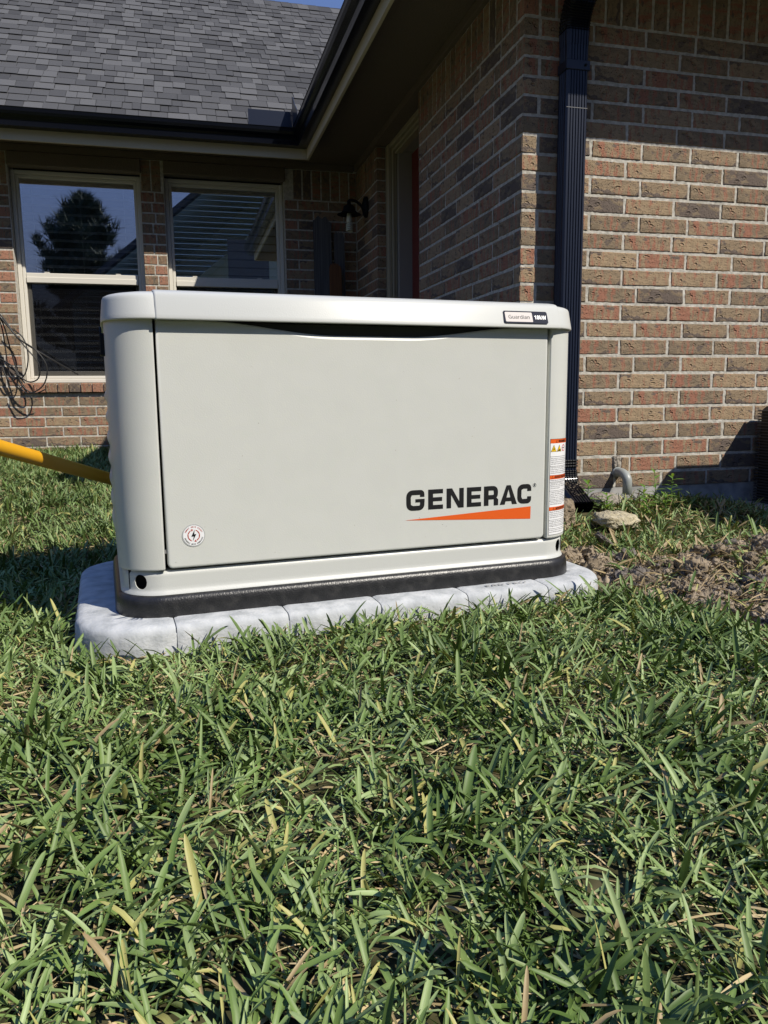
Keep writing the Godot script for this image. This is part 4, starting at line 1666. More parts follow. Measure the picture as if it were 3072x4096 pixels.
func door() -> void:
	var x0 := 0.0060
	var x1 := 0.9985
	var y0 := 0.1695
	var make := func(inset: float, z: float) -> PackedVector3Array:
		var r := 0.012
		var out := PackedVector3Array()
		for k in 7:
			var a := PI + PI * 0.5 * k / 6.0
			out.append(Vector3(x0 + r + (r - inset) * cos(a), y0 + r + (r - inset) * sin(a), z))
		for k in 7:
			var a := PI * 1.5 + PI * 0.5 * k / 6.0
			out.append(Vector3(x1 - r + (r - inset) * cos(a), y0 + r + (r - inset) * sin(a), z))
		for k in 61:
			var u := lerpf(x1 - inset, x0 + inset, k / 60.0)
			var deep := (0.729 - door_top(u)) / 0.029
			# the scooped grip rolls back further than the plain edges
			out.append(Vector3(u, door_top(u) - inset * (1.0 + deep * 0.5), z - (0.0 if inset > 0.0035 else deep * 0.002)))
		return out
	var st := begin(true)
	var rings := [make.call(0.0, -0.020), make.call(0.0, -0.0060), make.call(0.0004, -0.0035), make.call(0.0014, -0.0014), make.call(0.0032, -0.0003), make.call(0.006, 0.0)]
	add_loft(st, rings)
	var face: PackedVector3Array = rings[-1]
	var flat := PackedVector2Array()
	for v in face:
		flat.append(Vector2(v.x, v.y))
	st.set_smooth_group(1)
	var ids := Geometry2D.triangulate_polygon(flat)
	for k in range(0, ids.size(), 3):
		var a := face[ids[k]]
		var b := face[ids[k + 1]]
		var c := face[ids[k + 2]]
		if (b - a).cross(c - a).z < 0:
			var s := b
			b = c
			c = s
		face3(st, a, b, c)
	# back of the sheet so that it has thickness
	part("front_door", done(st), M.cream_paint, gen, "large flat cream door with a scooped grip at the top")
	# striker peeping out of the left seam
	part("door_catch", box(Vector3(0.001, 0.205, -0.02), Vector3(0.006, 0.213, -0.006)), M.steel, gen)
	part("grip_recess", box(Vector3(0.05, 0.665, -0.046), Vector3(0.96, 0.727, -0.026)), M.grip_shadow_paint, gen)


func lid(X0: float, X1: float, ZB: float, R: float) -> void:
	var sec := [[0.001, 0.7295], [0.0175, 0.7275], [0.0195, 0.7285], [0.0197, 0.7315], [0.0172, 0.739], [0.0110, 0.755], [0.0045, 0.7715], [0.0020, 0.7775], [-0.0015, 0.7820], [-0.0075, 0.7855], [-0.016, 0.7880], [-0.040, 0.7925], [-0.10, 0.798], [-0.2, 0.801]]
	var st := begin(true)
	var rings := []
	for e in sec:
		rings.append(rr(X0 - (e[0] * 0.3 if e[0] > 0.0 else e[0] * 1.1), X1 + (e[0] * 0.3 if e[0] > 0.0 else e[0] * 1.1), e[0], ZB - e[0], maxf(R + 0.004 + e[0] * 0.9, 0.02), e[1], 14))
	add_loft(st, rings, true, false, true)
	st.set_smooth_group(-1)
	cap(st, rings[0], true)
	var l := part("lid", done(st), M.cream_gloss, gen, "cream lid with sloped rounded ends")
	# raised middle section
	var prof := PackedVector2Array()
	for e in sec:
		if e[1] > 0.728:
			prof.append(Vector2(e[0] + 0.0035, e[1] + (0.0035 if e[1] > 0.745 else -0.001)))
	prof[0] = Vector2(0.002, 0.7285)
	prof.insert(1, Vector2(0.0215, 0.7262))
	var fullp := PackedVector2Array()
	for q in prof:
		fullp.append(q)
	for k in range(prof.size() - 1, -1, -1):
		fullp.append(Vector2(ZB - prof[k].x, prof[k].y))
	st = begin(true)
	var ends := []
	var n := 4
	for e in [[0.006, 0.004], [0.0075, 0.0015], [0.010, 0.0], [1.020, 0.0], [1.0225, 0.0015], [1.024, 0.004]]:
		var ring := PackedVector3Array()
		for q in fullp:
			var mid := Vector2(ZB * 0.5, 0.70)
			var d: Vector2 = (q - mid).normalized()
			ring.append(Vector3(e[0], q.y - absf(d.y) * e[1], q.x - signf(d.x) * e[1] * 0.9))
		ends.append(ring)
	for k in ends.size() - 1:
		for j in fullp.size() - 1:
			face4(st, ends[k][j], ends[k + 1][j], ends[k + 1][j + 1], ends[k][j + 1])
	st.set_smooth_group(-1)
	for q in [0, ends.size() - 1]:
		var ring: PackedVector3Array = ends[q]
		var flat := PackedVector2Array()
		for v in ring:
			flat.append(Vector2(v.z, v.y))
		var ids := Geometry2D.triangulate_polygon(flat)
		for k in range(0, ids.size(), 3):
			var a := ring[ids[k]]
			var b := ring[ids[k + 1]]
			var c := ring[ids[k + 2]]
			var want := -1.0 if q == 0 else 1.0
			if (b - a).cross(c - a).x * want < 0:
				var s := b
				b = c
				c = s
			face3(st, a, b, c)
	part("lid_middle", done(st), M.cream_gloss, l, "raised middle section of the lid")
	# badge plate on the slope at the right
	var p0 := Vector3(0, 0.7360, 0.0222)
	var p1 := Vector3(0, 0.7715, 0.0085)
	var up := (p1 - p0)
	var nrm := Vector3(0, up.z * -1.0, up.y).normalized()
	var on := func(q: Vector3, lift: float) -> Vector3:
		return Vector3(0.856 + q.x, 0, 0) + p0 + up.normalized() * q.y + nrm * (0.0012 + lift)
	var plate := func(a: Vector2, b: Vector2, r: float) -> PackedVector2Array:
		var o := PackedVector2Array()
		for c in [[a.x + r, a.y + r, PI], [b.x - r, a.y + r, PI * 1.5], [b.x - r, b.y - r, 0.0], [a.x + r, b.y - r, PI * 0.5]]:
			for k in 6:
				var g: float = c[2] + PI * 0.5 * k / 5.0
				o.append(Vector2(c[0] + r * cos(g), c[1] + r * sin(g)))
		return o
	st = begin()
	add_prism(st, plate.call(Vector2(0, 0.001), Vector2(0.128, 0.0345), 0.005), 0.0, 0.001, func(q: Vector3) -> Vector3: return on.call(q, q.z))
	var badge := part("badge", done(st), M.badge_navy, gen, "navy and cream name badge on the lid")
	st = begin()
	add_prism(st, plate.call(Vector2(0.0045, 0.0045), Vector2(0.083, 0.031), 0.0025), 0.0, 0.0004, func(q: Vector3) -> Vector3: return on.call(q, q.z + 0.001))
	part("badge_panel", done(st), M.badge_cream, badge)
	st = begin()
	var t := glyphs("Guardian", false, 0.0098)
	var sx := 0.062 / maxf(text_width(t), 1e-4)
	var tb := text_base(t)
	add_text(st, t, func(v: Vector3) -> Vector3: return on.call(Vector3(0.0125 + v.x * sx, 0.0125 + (v.y - tb), 0), 0.0017))
	part("badge_word", done(st), M.label_black, badge)
	st = begin()
	t = glyphs("18kW", true, 0.0105)
	sx = 0.035 / maxf(text_width(t), 1e-4)
	tb = text_base(t)
	add_text(st, t, func(v: Vector3) -> Vector3: return on.call(Vector3(0.0885 + v.x * sx, 0.0125 + (v.y - tb), 0), 0.0013))
	part("badge_power", done(st), M.label_white, badge)


func round_path(pts: Array, r: float) -> PackedVector2Array:
	var out := PackedVector2Array()
	for k in pts.size():
		if k == 0 or k == pts.size() - 1:
			out.append(pts[k])
			continue
		var a: Vector2 = (pts[k - 1] - pts[k])
		var b: Vector2 = (pts[k + 1] - pts[k])
		var q := minf(r, minf(a.length(), b.length()) * 0.5)
		var p0: Vector2 = pts[k] + a.normalized() * q
		var p1: Vector2 = pts[k] + b.normalized() * q
		for s in 6:
			var f := s / 5.0
			out.append(p0.lerp(pts[k], f).lerp((pts[k] as Vector2).lerp(p1, f), f))
	return out


func print_work(X1: float, R: float) -> void:
	# ---- maker's name on the door: wide square letters
	var H := 0.0515
	var th := 0.0112
	var tv := 0.0135
	var logo := begin()
	var lift := 0.0006
	var put := func(poly: PackedVector2Array, ox: float, k: int) -> void:
		var z := lift + k * 0.00012
		add_prism(logo, poly, z, z, func(q: Vector3) -> Vector3: return Vector3(0.594 + ox + q.x, 0.2685 + q.y, q.z))
	var stroke := func(pts: Array, t: float, r: float) -> PackedVector2Array:
		var got := Geometry2D.offset_polyline(round_path(pts, r), t * 0.5, Geometry2D.JOIN_ROUND, Geometry2D.END_BUTT)
		return got[0]
	var rect := func(x0: float, y0: float, x1: float, y1: float) -> PackedVector2Array:
		return PackedVector2Array([Vector2(x0, y0), Vector2(x1, y0), Vector2(x1, y1), Vector2(x0, y1)])
	var W := 0.363
	var h := th * 0.5
	# G
	var w := 0.141 * W
	put.call(stroke.call([Vector2(w - tv * 0.5, H * 0.66), Vector2(w - tv * 0.5, H - h), Vector2(tv * 0.5, H - h), Vector2(tv * 0.5, h), Vector2(w - tv * 0.5, h), Vector2(w - tv * 0.5, H * 0.53)], 0.0122, 0.012), 0.0, 0)
	put.call(rect.call(w * 0.50, H * 0.40, w - 0.0003, H * 0.56), 0.0, 1)
	# E N E
	for ox in [0.168, 0.470]:
		w = 0.114 * W
		put.call(PackedVector2Array([Vector2(0, 0), Vector2(w, 0), Vector2(w, th), Vector2(tv, th), Vector2(tv, H * 0.40), Vector2(w * 0.94, H * 0.40), Vector2(w * 0.94, H * 0.40 + th * 0.92), Vector2(tv, H * 0.40 + th * 0.92), Vector2(tv, H - th), Vector2(w, H - th), Vector2(w, H), Vector2(0, H)]), ox * W, 0)
	w = 0.135 * W
	put.call(PackedVector2Array([Vector2(0, 0), Vector2(tv * 0.95, 0), Vector2(tv * 0.95, H * 0.68), Vector2(w - tv * 1.15, 0), Vector2(w, 0), Vector2(w, H), Vector2(w - tv * 0.95, H), Vector2(w - tv * 0.95, H * 0.32), Vector2(tv * 1.15, H), Vector2(0, H)]), 0.310 * W, 0)
	# R
	w = 0.116 * W
	put.call(rect.call(0, 0, tv, H), 0.607 * W, 0)
	put.call(stroke.call([Vector2(tv * 0.6, H - h), Vector2(w - tv * 0.5, H - h), Vector2(w - tv * 0.5, H * 0.43), Vector2(tv * 0.6, H * 0.43)], th * 1.05, 0.010), 0.607 * W, 1)
	put.call(PackedVector2Array([Vector2(w - tv * 0.95, 0), Vector2(w, 0), Vector2(w, H * 0.30), Vector2(w * 0.80, H * 0.45), Vector2(w * 0.52, H * 0.45), Vector2(w - tv * 0.95, H * 0.30)]), 0.607 * W, 2)
	# A
	w = 0.142 * W
	put.call(PackedVector2Array([Vector2(0, 0), Vector2(tv * 1.1, 0), Vector2(w * 0.5, H * 0.80), Vector2(w - tv * 1.1, 0), Vector2(w, 0), Vector2(w * 0.62, H), Vector2(w * 0.38, H)]), 0.737 * W, 0)
	put.call(rect.call(w * 0.26, H * 0.17, w * 0.74, H * 0.17 + th * 0.9), 0.737 * W, 1)
	# C
	w = 0.120 * W
	put.call(stroke.call([Vector2(w - tv * 0.5, H * 0.64), Vector2(w - tv * 0.5, H - h), Vector2(tv * 0.5, H - h), Vector2(tv * 0.5, h), Vector2(w - tv * 0.5, h), Vector2(w - tv * 0.5, H * 0.36)], 0.0122, 0.012), 0.880 * W, 0)
	var t := glyphs("®", false, 0.010)
	var tb := text_base(t)
	add_text(logo, t, func(v: Vector3) -> Vector3: return Vector3(0.9605 + v.x, 0.3110 + v.y - tb, lift))
	part("maker_name", done(logo), M.label_black, gen, "black maker's lettering low on the door")
	var st := begin()
	add_prism(st, PackedVector2Array([Vector2(0.591, 0.2445), Vector2(0.955, 0.2255), Vector2(0.9555, 0.2595)]), lift, lift, func(q: Vector3) -> Vector3: return q)
	part("orange_wedge", done(st), M.label_orange, gen, "long orange wedge under the lettering")
	# ---- round sticker
	var c := Vector2(0.0665, 0.2440)
	var disc := func(r0: float, z: float) -> PackedVector2Array:
		var o := PackedVector2Array()
		for k in 48:
			o.append(c + Vector2(cos(TAU * k / 48.0), sin(TAU * k / 48.0)) * r0)
		return o
	st = begin()
	add_prism(st, disc.call(0.0262, 0), 0.0002, 0.0010)
	var sticker := part("round_sticker", done(st), M.sticker_rim, gen, "small round grid service sticker low on the door")
	st = begin()
	add_prism(st, disc.call(0.0238, 0), 0.0010, 0.0013)
	part("sticker_face", done(st), M.label_white, sticker)
	st = begin()
	for half in [0, 1]:
		var arc := []
		var turn = PI * half
		for k in 15:
			var a = turn + deg_to_rad(lerpf(248.0, 118.0, k / 14.0))
			arc.append(c + Vector2(cos(a), sin(a)) * 0.0132)
		var got := Geometry2D.offset_polyline(PackedVector2Array(arc), 0.0009, Geometry2D.JOIN_ROUND, Geometry2D.END_BUTT)
		add_prism(st, got[0], 0.0016, 0.0016)
		var a1 = turn + deg_to_rad(112.0)
		var d := Vector2(sin(a1), -cos(a1))
		var n := Vector2(cos(a1), sin(a1))
		var q := c + n * 0.0132
		add_prism(st, PackedVector2Array([q - n * 0.003, q + n * 0.003, q + d * 0.0048]), 0.0017, 0.0017)
	part("sticker_arrows", done(st), M.label_rust, sticker)
	st = begin()
	add_prism(st, PackedVector2Array([c + Vector2(0.0026, 0.0140), c + Vector2(-0.0055, -0.0020), c + Vector2(0.0002, -0.0020), c + Vector2(-0.0030, -0.0140), c + Vector2(0.0058, 0.0030), c + Vector2(0.0012, 0.0030)]), 0.0018, 0.0018)
	part("sticker_bolt", done(st), M.label_black, sticker)
	for e in [["SMART GRID READY", 1.0, "label_rust", 66.0], ["GENERAC GRID SERVICES", -1.0, "label_black", 74.0]]:
		st = begin()
		var text: String = e[0]
		for k in text.length():
			if text[k] == " ":
				continue
			var g := glyphs(text[k], true, 0.0031)
			var b := 0.0
			var gw := text_width(g)
			var f := k / float(text.length() - 1)
			var ang: float = deg_to_rad(lerpf(90.0 + e[3], 90.0 - e[3], f)) if e[1] > 0 else deg_to_rad(lerpf(270.0 - e[3], 270.0 + e[3], f))
			var out := Vector2(cos(ang), sin(ang))
			var base := c + out * (0.0186 if e[1] > 0 else 0.0218)
			var yy: Vector2 = out * e[1]
			var xx := Vector2(yy.y, -yy.x)
			var gb := text_base(g)
			add_text(st, g, func(v: Vector3) -> Vector3:
				var q: Vector2 = base + xx * (v.x - gw * 0.5) + yy * (v.y - gb)
				return Vector3(q.x, q.y, 0.0016))
		part("sticker_words", done(st), M[e[2]], sticker)
	# ---- warning label wrapped round the right corner
	var wrap := func(q: Vector3) -> Vector3:
		var a := (q.x + 0.0065) / R
		var rr2 := R + 0.0004 + q.z
		return Vector3(X1 - R + rr2 * sin(a), q.y, -R + rr2 * cos(a))
	var bar := func(s: SurfaceTool, x0: float, y0: float, x1: float, y1: float, z: float) -> void:
		var n := 12
		for k in n:
			var a := lerpf(x0, x1, k / float(n))
			var b := lerpf(x0, x1, (k + 1) / float(n))
			face4(s, wrap.call(Vector3(a, y0, z)), wrap.call(Vector3(b, y0, z)), wrap.call(Vector3(b, y1, z)), wrap.call(Vector3(a, y1, z)))
	var LW := 0.104
	st = begin(true)
	bar.call(st, 0.0, 0.1755, LW, 0.4385, 0.0)
	var lab := part("warning_label", done(st), M.label_white, gen, "tall white and orange warning label wrapped round the right corner")
	var black := begin()
	var orange := begin()
	for y in [0.1755, 0.1925, 0.2165, 0.2425, 0.2690, 0.2970, 0.3210, 0.3395, 0.3640, 0.3900]:
		bar.call(black, 0.0, y, LW, y + 0.0008, 0.0003)
	bar.call(black, 0.0, 0.4375, LW, 0.4385, 0.0003)
	bar.call(black, 0.0, 0.1755, 0.0008, 0.4385, 0.0003)
	bar.call(black, LW - 0.0008, 0.1755, LW, 0.4385, 0.0003)
	for e in [[0.4265, 0.4375, "WARNING", 0.030], [0.3290, 0.3400, "AVERTISSEMENT", 0.0165], [0.2425, 0.2530, "ADVERTENCIA", 0.0235]]:
		bar.call(orange, 0.0008, e[0], LW - 0.0008, e[1], 0.0002)
		var g := glyphs(e[2], true, 0.0066)
		var gb := text_base(g)
		var x: float = e[3]
		var y: float = e[0] + 0.0022
		add_text(black, g, func(v: Vector3) -> Vector3: return wrap.call(Vector3(x + v.x, y + v.y - gb, 0.0007)))
		add_prism(black, PackedVector2Array([Vector2(x - 0.0105, y - 0.0002), Vector2(x - 0.0025, y - 0.0002), Vector2(x - 0.0065, y + 0.0070)]), 0.0005, 0.0005, wrap)
		add_prism(orange, PackedVector2Array([Vector2(x - 0.0092, y + 0.0006), Vector2(x - 0.0038, y + 0.0006), Vector2(x - 0.0065, y + 0.0054)]), 0.0009, 0.0009, wrap)
	part("label_bands", done(orange), M.label_orange, lab)
	# three pictograms
	var yellow := begin()
	var pink := begin()
	for x in [0.0125, 0.0345]:
		add_prism(black, PackedVector2Array([Vector2(x - 0.0105, 0.4035), Vector2(x + 0.0105, 0.4035), Vector2(x, 0.4225)]), 0.0005, 0.0005, wrap)
		add_prism(yellow, PackedVector2Array([Vector2(x - 0.0090, 0.4044), Vector2(x + 0.0090, 0.4044), Vector2(x, 0.4208)]), 0.0008, 0.0008, wrap)
	add_prism(black, PackedVector2Array([Vector2(0.0140, 0.4165), Vector2(0.0098, 0.4100), Vector2(0.0125, 0.4100), Vector2(0.0108, 0.4052), Vector2(0.0155, 0.4118), Vector2(0.0128, 0.4118)]), 0.0011, 0.0011, wrap)
	add_prism(black, PackedVector2Array([Vector2(0.0285, 0.4055), Vector2(0.0395, 0.4055), Vector2(0.0400, 0.4085), Vector2(0.0360, 0.4115), Vector2(0.0340, 0.4085), Vector2(0.0300, 0.4090)]), 0.0011, 0.0011, wrap)
	var ringp := PackedVector2Array()
	for k in 25:
		ringp.append(Vector2(0.0570, 0.4130) + Vector2(cos(TAU * k / 24.0), sin(TAU * k / 24.0)) * 0.0085)
	add_prism(pink, Geometry2D.offset_polyline(PackedVector2Array(Array(ringp).slice(0, 24)), 0.001, Geometry2D.JOIN_ROUND, Geometry2D.END_ROUND)[0], 0.0006, 0.0006, wrap)
	add_prism(black, PackedVector2Array([Vector2(0.0515, 0.4120), Vector2(0.0625, 0.4120), Vector2(0.0625, 0.4138), Vector2(0.0515, 0.4138)]), 0.0008, 0.0008, wrap)
	part("label_triangles", done(yellow), M.label_yellow, lab)
	part("label_circle", done(pink), M.label_pink, lab)
	# small print
	var lines := [[0.3845, "Risk of electric shock. No user serviceable"], [0.3792, "parts inside. The control panel on this"], [0.3739, "engine generator is intended to be"], [0.3686, "operated by qualified service personnel."],
		[0.3588, "Explosion of battery gases can cause"], [0.3538, "severe injury or death. Do not smoke,"], [0.3488, "strike a match or cause sparks in the"], [0.3438, "vicinity of the battery compartment."],
		[0.3238, "Risque de choc electrique. Aucune piece"], [0.3180 - 0.0015, "reparable par l'utilisateur. Le"], [0.3120, "panneau de ce generateur est"], [0.3070, "destine a etre utilise uniquement par"], [0.3020, "personnel qualifie."],
		[0.2915, "L'explosion de gaz de la batterie peut"], [0.2865, "causer des blessures graves."], [0.2815, "Ne pas fumer, ne pas allumer"], [0.2765, "allumette ni provoquer d'etincelles a"], [0.2715, "proximite de ce compartiment."],
		[0.2635, "Cancer et effet nocif sur la reproduction"], [0.2585, "www.P65Warnings.ca.gov"],
		[0.2370, "Riesgo de descarga electrica. No hay"], [0.2320, "piezas que el usuario pueda reparar. El"], [0.2270, "control panel para este generador"], [0.2220, "esta destinado a ser operado solo"],
		[0.2110, "La explosion de los gases de bateria"], [0.2065, "puede causar lesiones graves o la"], [0.2020, "muerte. No fume, ni encienda fosforos"], [0.1975, "ni haga chispas en el compartimiento."],
		[0.1868, "Produce cancer y danos reproductivos"], [0.1815, "www.P65Warnings.ca.gov"]]
	for e in lines:
		var g := glyphs(e[1], false, 0.0027)
		var gw := text_width(g)
		var gb := text_base(g)
		var y: float = e[0]
		var k: float = minf(1.25, (LW - 0.008) / maxf(gw, 1e-4))
		add_text(black, g, func(v: Vector3) -> Vector3: return wrap.call(Vector3(0.003 + v.x * k, y + v.y - gb, 0.0006)))
	part("label_print", done(black), M.label_black, lab)


# ------------------------------------------------------------------ smaller things
func rock(sd: int, size: Vector3, rough: float, square: float = 0.0) -> ArrayMesh:
	var n := noise(sd, 1.3, 4)
	var st := begin(true)
	var nu := 26
	var nv := 14
	var pos := func(i: int, j: int) -> Vector3:
		var a := TAU * (i % nu) / nu
		var b := PI * (float(j) / nv - 0.5)
		var d := Vector3(cos(b) * cos(a), sin(b), -cos(b) * sin(a))
		var m := maxf(absf(d.x), maxf(absf(d.y), absf(d.z)))
		var k := lerpf(1.0, 1.0 / m * 0.85, square)
		return d * k * size * (1.0 + n.get_noise_3d(d.x * 1.2, d.y * 1.2, d.z * 1.2) * rough)
	for j in nv:
		for i in nu:
			if j == 0:
				face3(st, pos.call(i, 0), pos.call(i + 1, 1), pos.call(i, 1))
			elif j == nv - 1:
				face3(st, pos.call(i, j), pos.call(i + 1, j), pos.call(i, j + 1))
			else:
				face4(st, pos.call(i, j), pos.call(i + 1, j), pos.call(i + 1, j + 1), pos.call(i, j + 1))
	return done(st)


func put_rock(called: String, label: String, cat: String, at: Vector3, turn: Vector3, mesh: Mesh, m: Material, group: String = "") -> void:
	var o := part(called, mesh, m, self)
	tag(o, label, cat, group)
	o.position = at
	o.rotation = turn


func small_things() -> void:
	lamp()
	planks()
	cables()
	# yellow pole with a shovel blade behind the generator
	var sh := thing("shovel", "yellow handled shovel leaning behind the left side of the generator", "shovel")
	var p0 := Vector3(-1.10, 0.845, -0.32)
	var a := Vector3(-0.407, 0.450, -1.90)
	var b := Vector3(-0.226, 0.316, -2.45)
	var dir := (b - a).normalized()
	var start := a - dir * 0.55
	var endp := b + dir * 0.62
	part("handle", tube([start, start + dir * 0.02, endp - dir * 0.02, endp], 0.0182, 16), M.yellow_fibreglass, sh)
	part("ferrule", tube([endp - dir * 0.12, endp + dir * 0.02], 0.0205, 14), M.steel, sh)
	var st := begin()
	var t := Transform3D(Basis(Vector3(dir.z, 0, -dir.x).normalized(), dir, Vector3(dir.z, 0, -dir.x).normalized().cross(dir)), endp)
	add_prism(st, PackedVector2Array([Vector2(-0.02, 0), Vector2(0.02, 0), Vector2(0.10, 0.03), Vector2(0.11, 0.18), Vector2(0.06, 0.25), Vector2(0, 0.28), Vector2(-0.06, 0.25), Vector2(-0.11, 0.18), Vector2(-0.10, 0.03)]), -0.001, 0.001, func(q: Vector3) -> Vector3: return t * Vector3(q.x, q.y, q.z + q.x * q.x * 2.0))
	part("blade", done(st), M.steel, sh)
	# drain pipe bent down from the wall
	var pipe := thing("drain_pipe", "grey plastic pipe elbow coming out of the brick wall by the weeds", "pipe")
	st = begin(true)
	var arc := [Vector3(2.065, 0.171, RZ - 0.05), Vector3(2.065, 0.172, RZ + 0.02)]
	for k in 12:
		var q := PI * 0.5 * k / 11.0
		arc.append(Vector3(2.067 + k * 0.0004, 0.172 - 0.040 * (1.0 - cos(q)), RZ + 0.032 + 0.056 * sin(q)))
	arc.append(Vector3(2.072, 0.07, RZ + 0.089))
	add_tube(st, arc, 0.0225, 18)
	part("elbow", done(st), M.grey_pvc, pipe)
	part("collar", tube([Vector3(2.065, 0.171, RZ - 0.02), Vector3(2.065, 0.171, RZ + 0.012)], 0.0255, 18), M.grey_pvc, pipe)
	put_rock("mortar_patch", "rough grey mortar patch in the brick above the drain pipe", "patch", Vector3(2.062, 0.220, RZ + 0.0), Vector3.ZERO, rock(201, Vector3(0.022, 0.034, 0.010), 0.5, 0.6), M.grey_stone)
	# stones and clods
	put_rock("flat_stone", "flat yellowish stone lying in the grass below the downspout", "stone", Vector3(1.765, 0.022, -2.86), Vector3(0.12, 0.25, -0.04), rock(202, Vector3(0.105, 0.034, 0.074), 0.35, 0.45), M.yellow_stone)
	put_rock("clay_block", "rough brown block of clay beside the right side of the generator", "clod", Vector3(1.525, 0.045, -2.90), Vector3(0.05, 0.5, 0.06), rock(203, Vector3(0.062, 0.080, 0.058), 0.35, 0.6), M.soil)
	put_rock("grey_stone", "mossy grey stone at the foot of the wall left of the drain pipe", "stone", Vector3(1.93, 0.050, -3.24), Vector3(0, 0.3, 0), rock(204, Vector3(0.085, 0.04, 0.06), 0.3, 0.3), M.grey_stone)
	put_rock("dark_flake", "dark flat flake of clay leaning in the hole by the generator", "clod", Vector3(1.50, 0.010, -2.50), Vector3(0.5, 0.5, -0.6), rock(205, Vector3(0.055, 0.012, 0.045), 0.35, 0.4), M.dark_clay)
	put_rock("clay_clod", "large dark clay clod in the bare soil nearest the right edge", "clod", Vector3(1.60, 0.018, -1.72), Vector3(0.1, 0.3, 0.05), rock(206, Vector3(0.13, 0.035, 0.085), 0.75, 0.3), M.dark_clay, "")
	put_rock("clay_clod", "crumbling brown clod under the dry grass in the middle of the bare soil", "clod", Vector3(1.42, 0.025, -1.86), Vector3(0.2, 1.1, 0.1), rock(207, Vector3(0.085, 0.045, 0.06), 0.8, 0.2), M.soil, "")
	put_rock("clay_clod", "brown clod beside the grass tuft at the right edge", "clod", Vector3(1.93, 0.02, -2.12), Vector3(0.2, 0.7, 0.3), rock(208, Vector3(0.075, 0.045, 0.06), 0.8, 0.2), M.dark_clay, "")
	put_rock("clay_clod", "small pale clod close to the right end of the pad", "clod", Vector3(1.27, 0.0, -1.77), Vector3(0.4, 0.1, 0.3), rock(209, Vector3(0.045, 0.03, 0.04), 0.8, 0.2), M.soil, "")
	# crumbs
	var crumb := rock(210, Vector3(0.01, 0.007, 0.009), 0.6, 0.2)
	var xs := []
	for k in 4200:
		var x := rng.randf_range(1.12, 2.6)
		var z := rng.randf_range(-2.62, -1.02)
		if in_dirt(x, z) < 0.35 + rng.randf() * 0.4:
			continue
		var s := 0.25 + pow(rng.randf(), 3.0) * 1.7
		xs.append(Transform3D(Basis(Vector3(rng.randfn(), rng.randfn(), rng.randfn()).normalized(), rng.randf() * TAU) * s, Vector3(x, soil_y(x, z) + 0.003 * s, z)))
	stuff("soil_crumbs", crumb, M.soil, xs, [], "loose crumbs of brown soil on the bare patch", "soil")
	var lump := rock(211, Vector3(0.022, 0.015, 0.019), 0.9, 0.25)
	xs = []
	for k in 900:
		var x := rng.randf_range(1.14, 2.5)
		var z := rng.randf_range(-2.55, -1.05)
		if in_dirt(x, z) < 0.55:
			continue
		var s := 0.35 + pow(rng.randf(), 2.5) * 1.5
		xs.append(Transform3D(Basis(Vector3(rng.randfn(), rng.randfn(), rng.randfn()).normalized(), rng.randf() * TAU) * s, Vector3(x, soil_y(x, z) + 0.004 * s, z)))
	var dark := xs.slice(0, xs.size() / 3)
	xs = xs.slice(xs.size() / 3)
	stuff("dark_lumps", lump, M.dark_clay, dark, [], "darker grey clay lumps mixed into the bare soil", "clay")
	stuff("soil_lumps", lump, M.soil, xs, [], "crumbly lumps of brown soil on the bare patch", "soil")
	# debris on the lower elbow
	var chip := box(Vector3(-0.007, -0.0015, -0.003), Vector3(0.007, 0.0015, 0.003), 0.001)
	xs = []
	for k in 60:
		var f := rng.randf()
		xs.append(Transform3D(Basis(Vector3(rng.randfn(), rng.randfn(), rng.randfn()).normalized(), rng.randf() * TAU) * rng.randf_range(0.3, 0.8), Vector3(rng.randf_range(1.692, 1.785), 0.150 - f * f * 0.075, -3.205 + f * 0.085)))
	stuff("bark_chips", chip, M.soil, xs, [], "bits of bark lying on the black downspout elbow", "debris")
	weeds()


func stuff(called: String, mesh: Mesh, m: Material, where: Array, colors: Array, label: String, cat: String, parent: Node = self) -> void:
	var mm := MultiMesh.new()
	mm.transform_format = MultiMesh.TRANSFORM_3D
	mm.use_colors = colors.size() > 0
	mm.mesh = mesh
	mm.instance_count = where.size()
	for k in where.size():
		mm.set_instance_transform(k, where[k])
		if colors.size():
			mm.set_instance_color(k, colors[k])
	var o := MultiMeshInstance3D.new()
	o.name = numbered(called) if parent == self else called
	o.multimesh = mm
	o.material_override = m
	parent.add_child(o, true)
	tag(o, label, cat, "", "stuff")


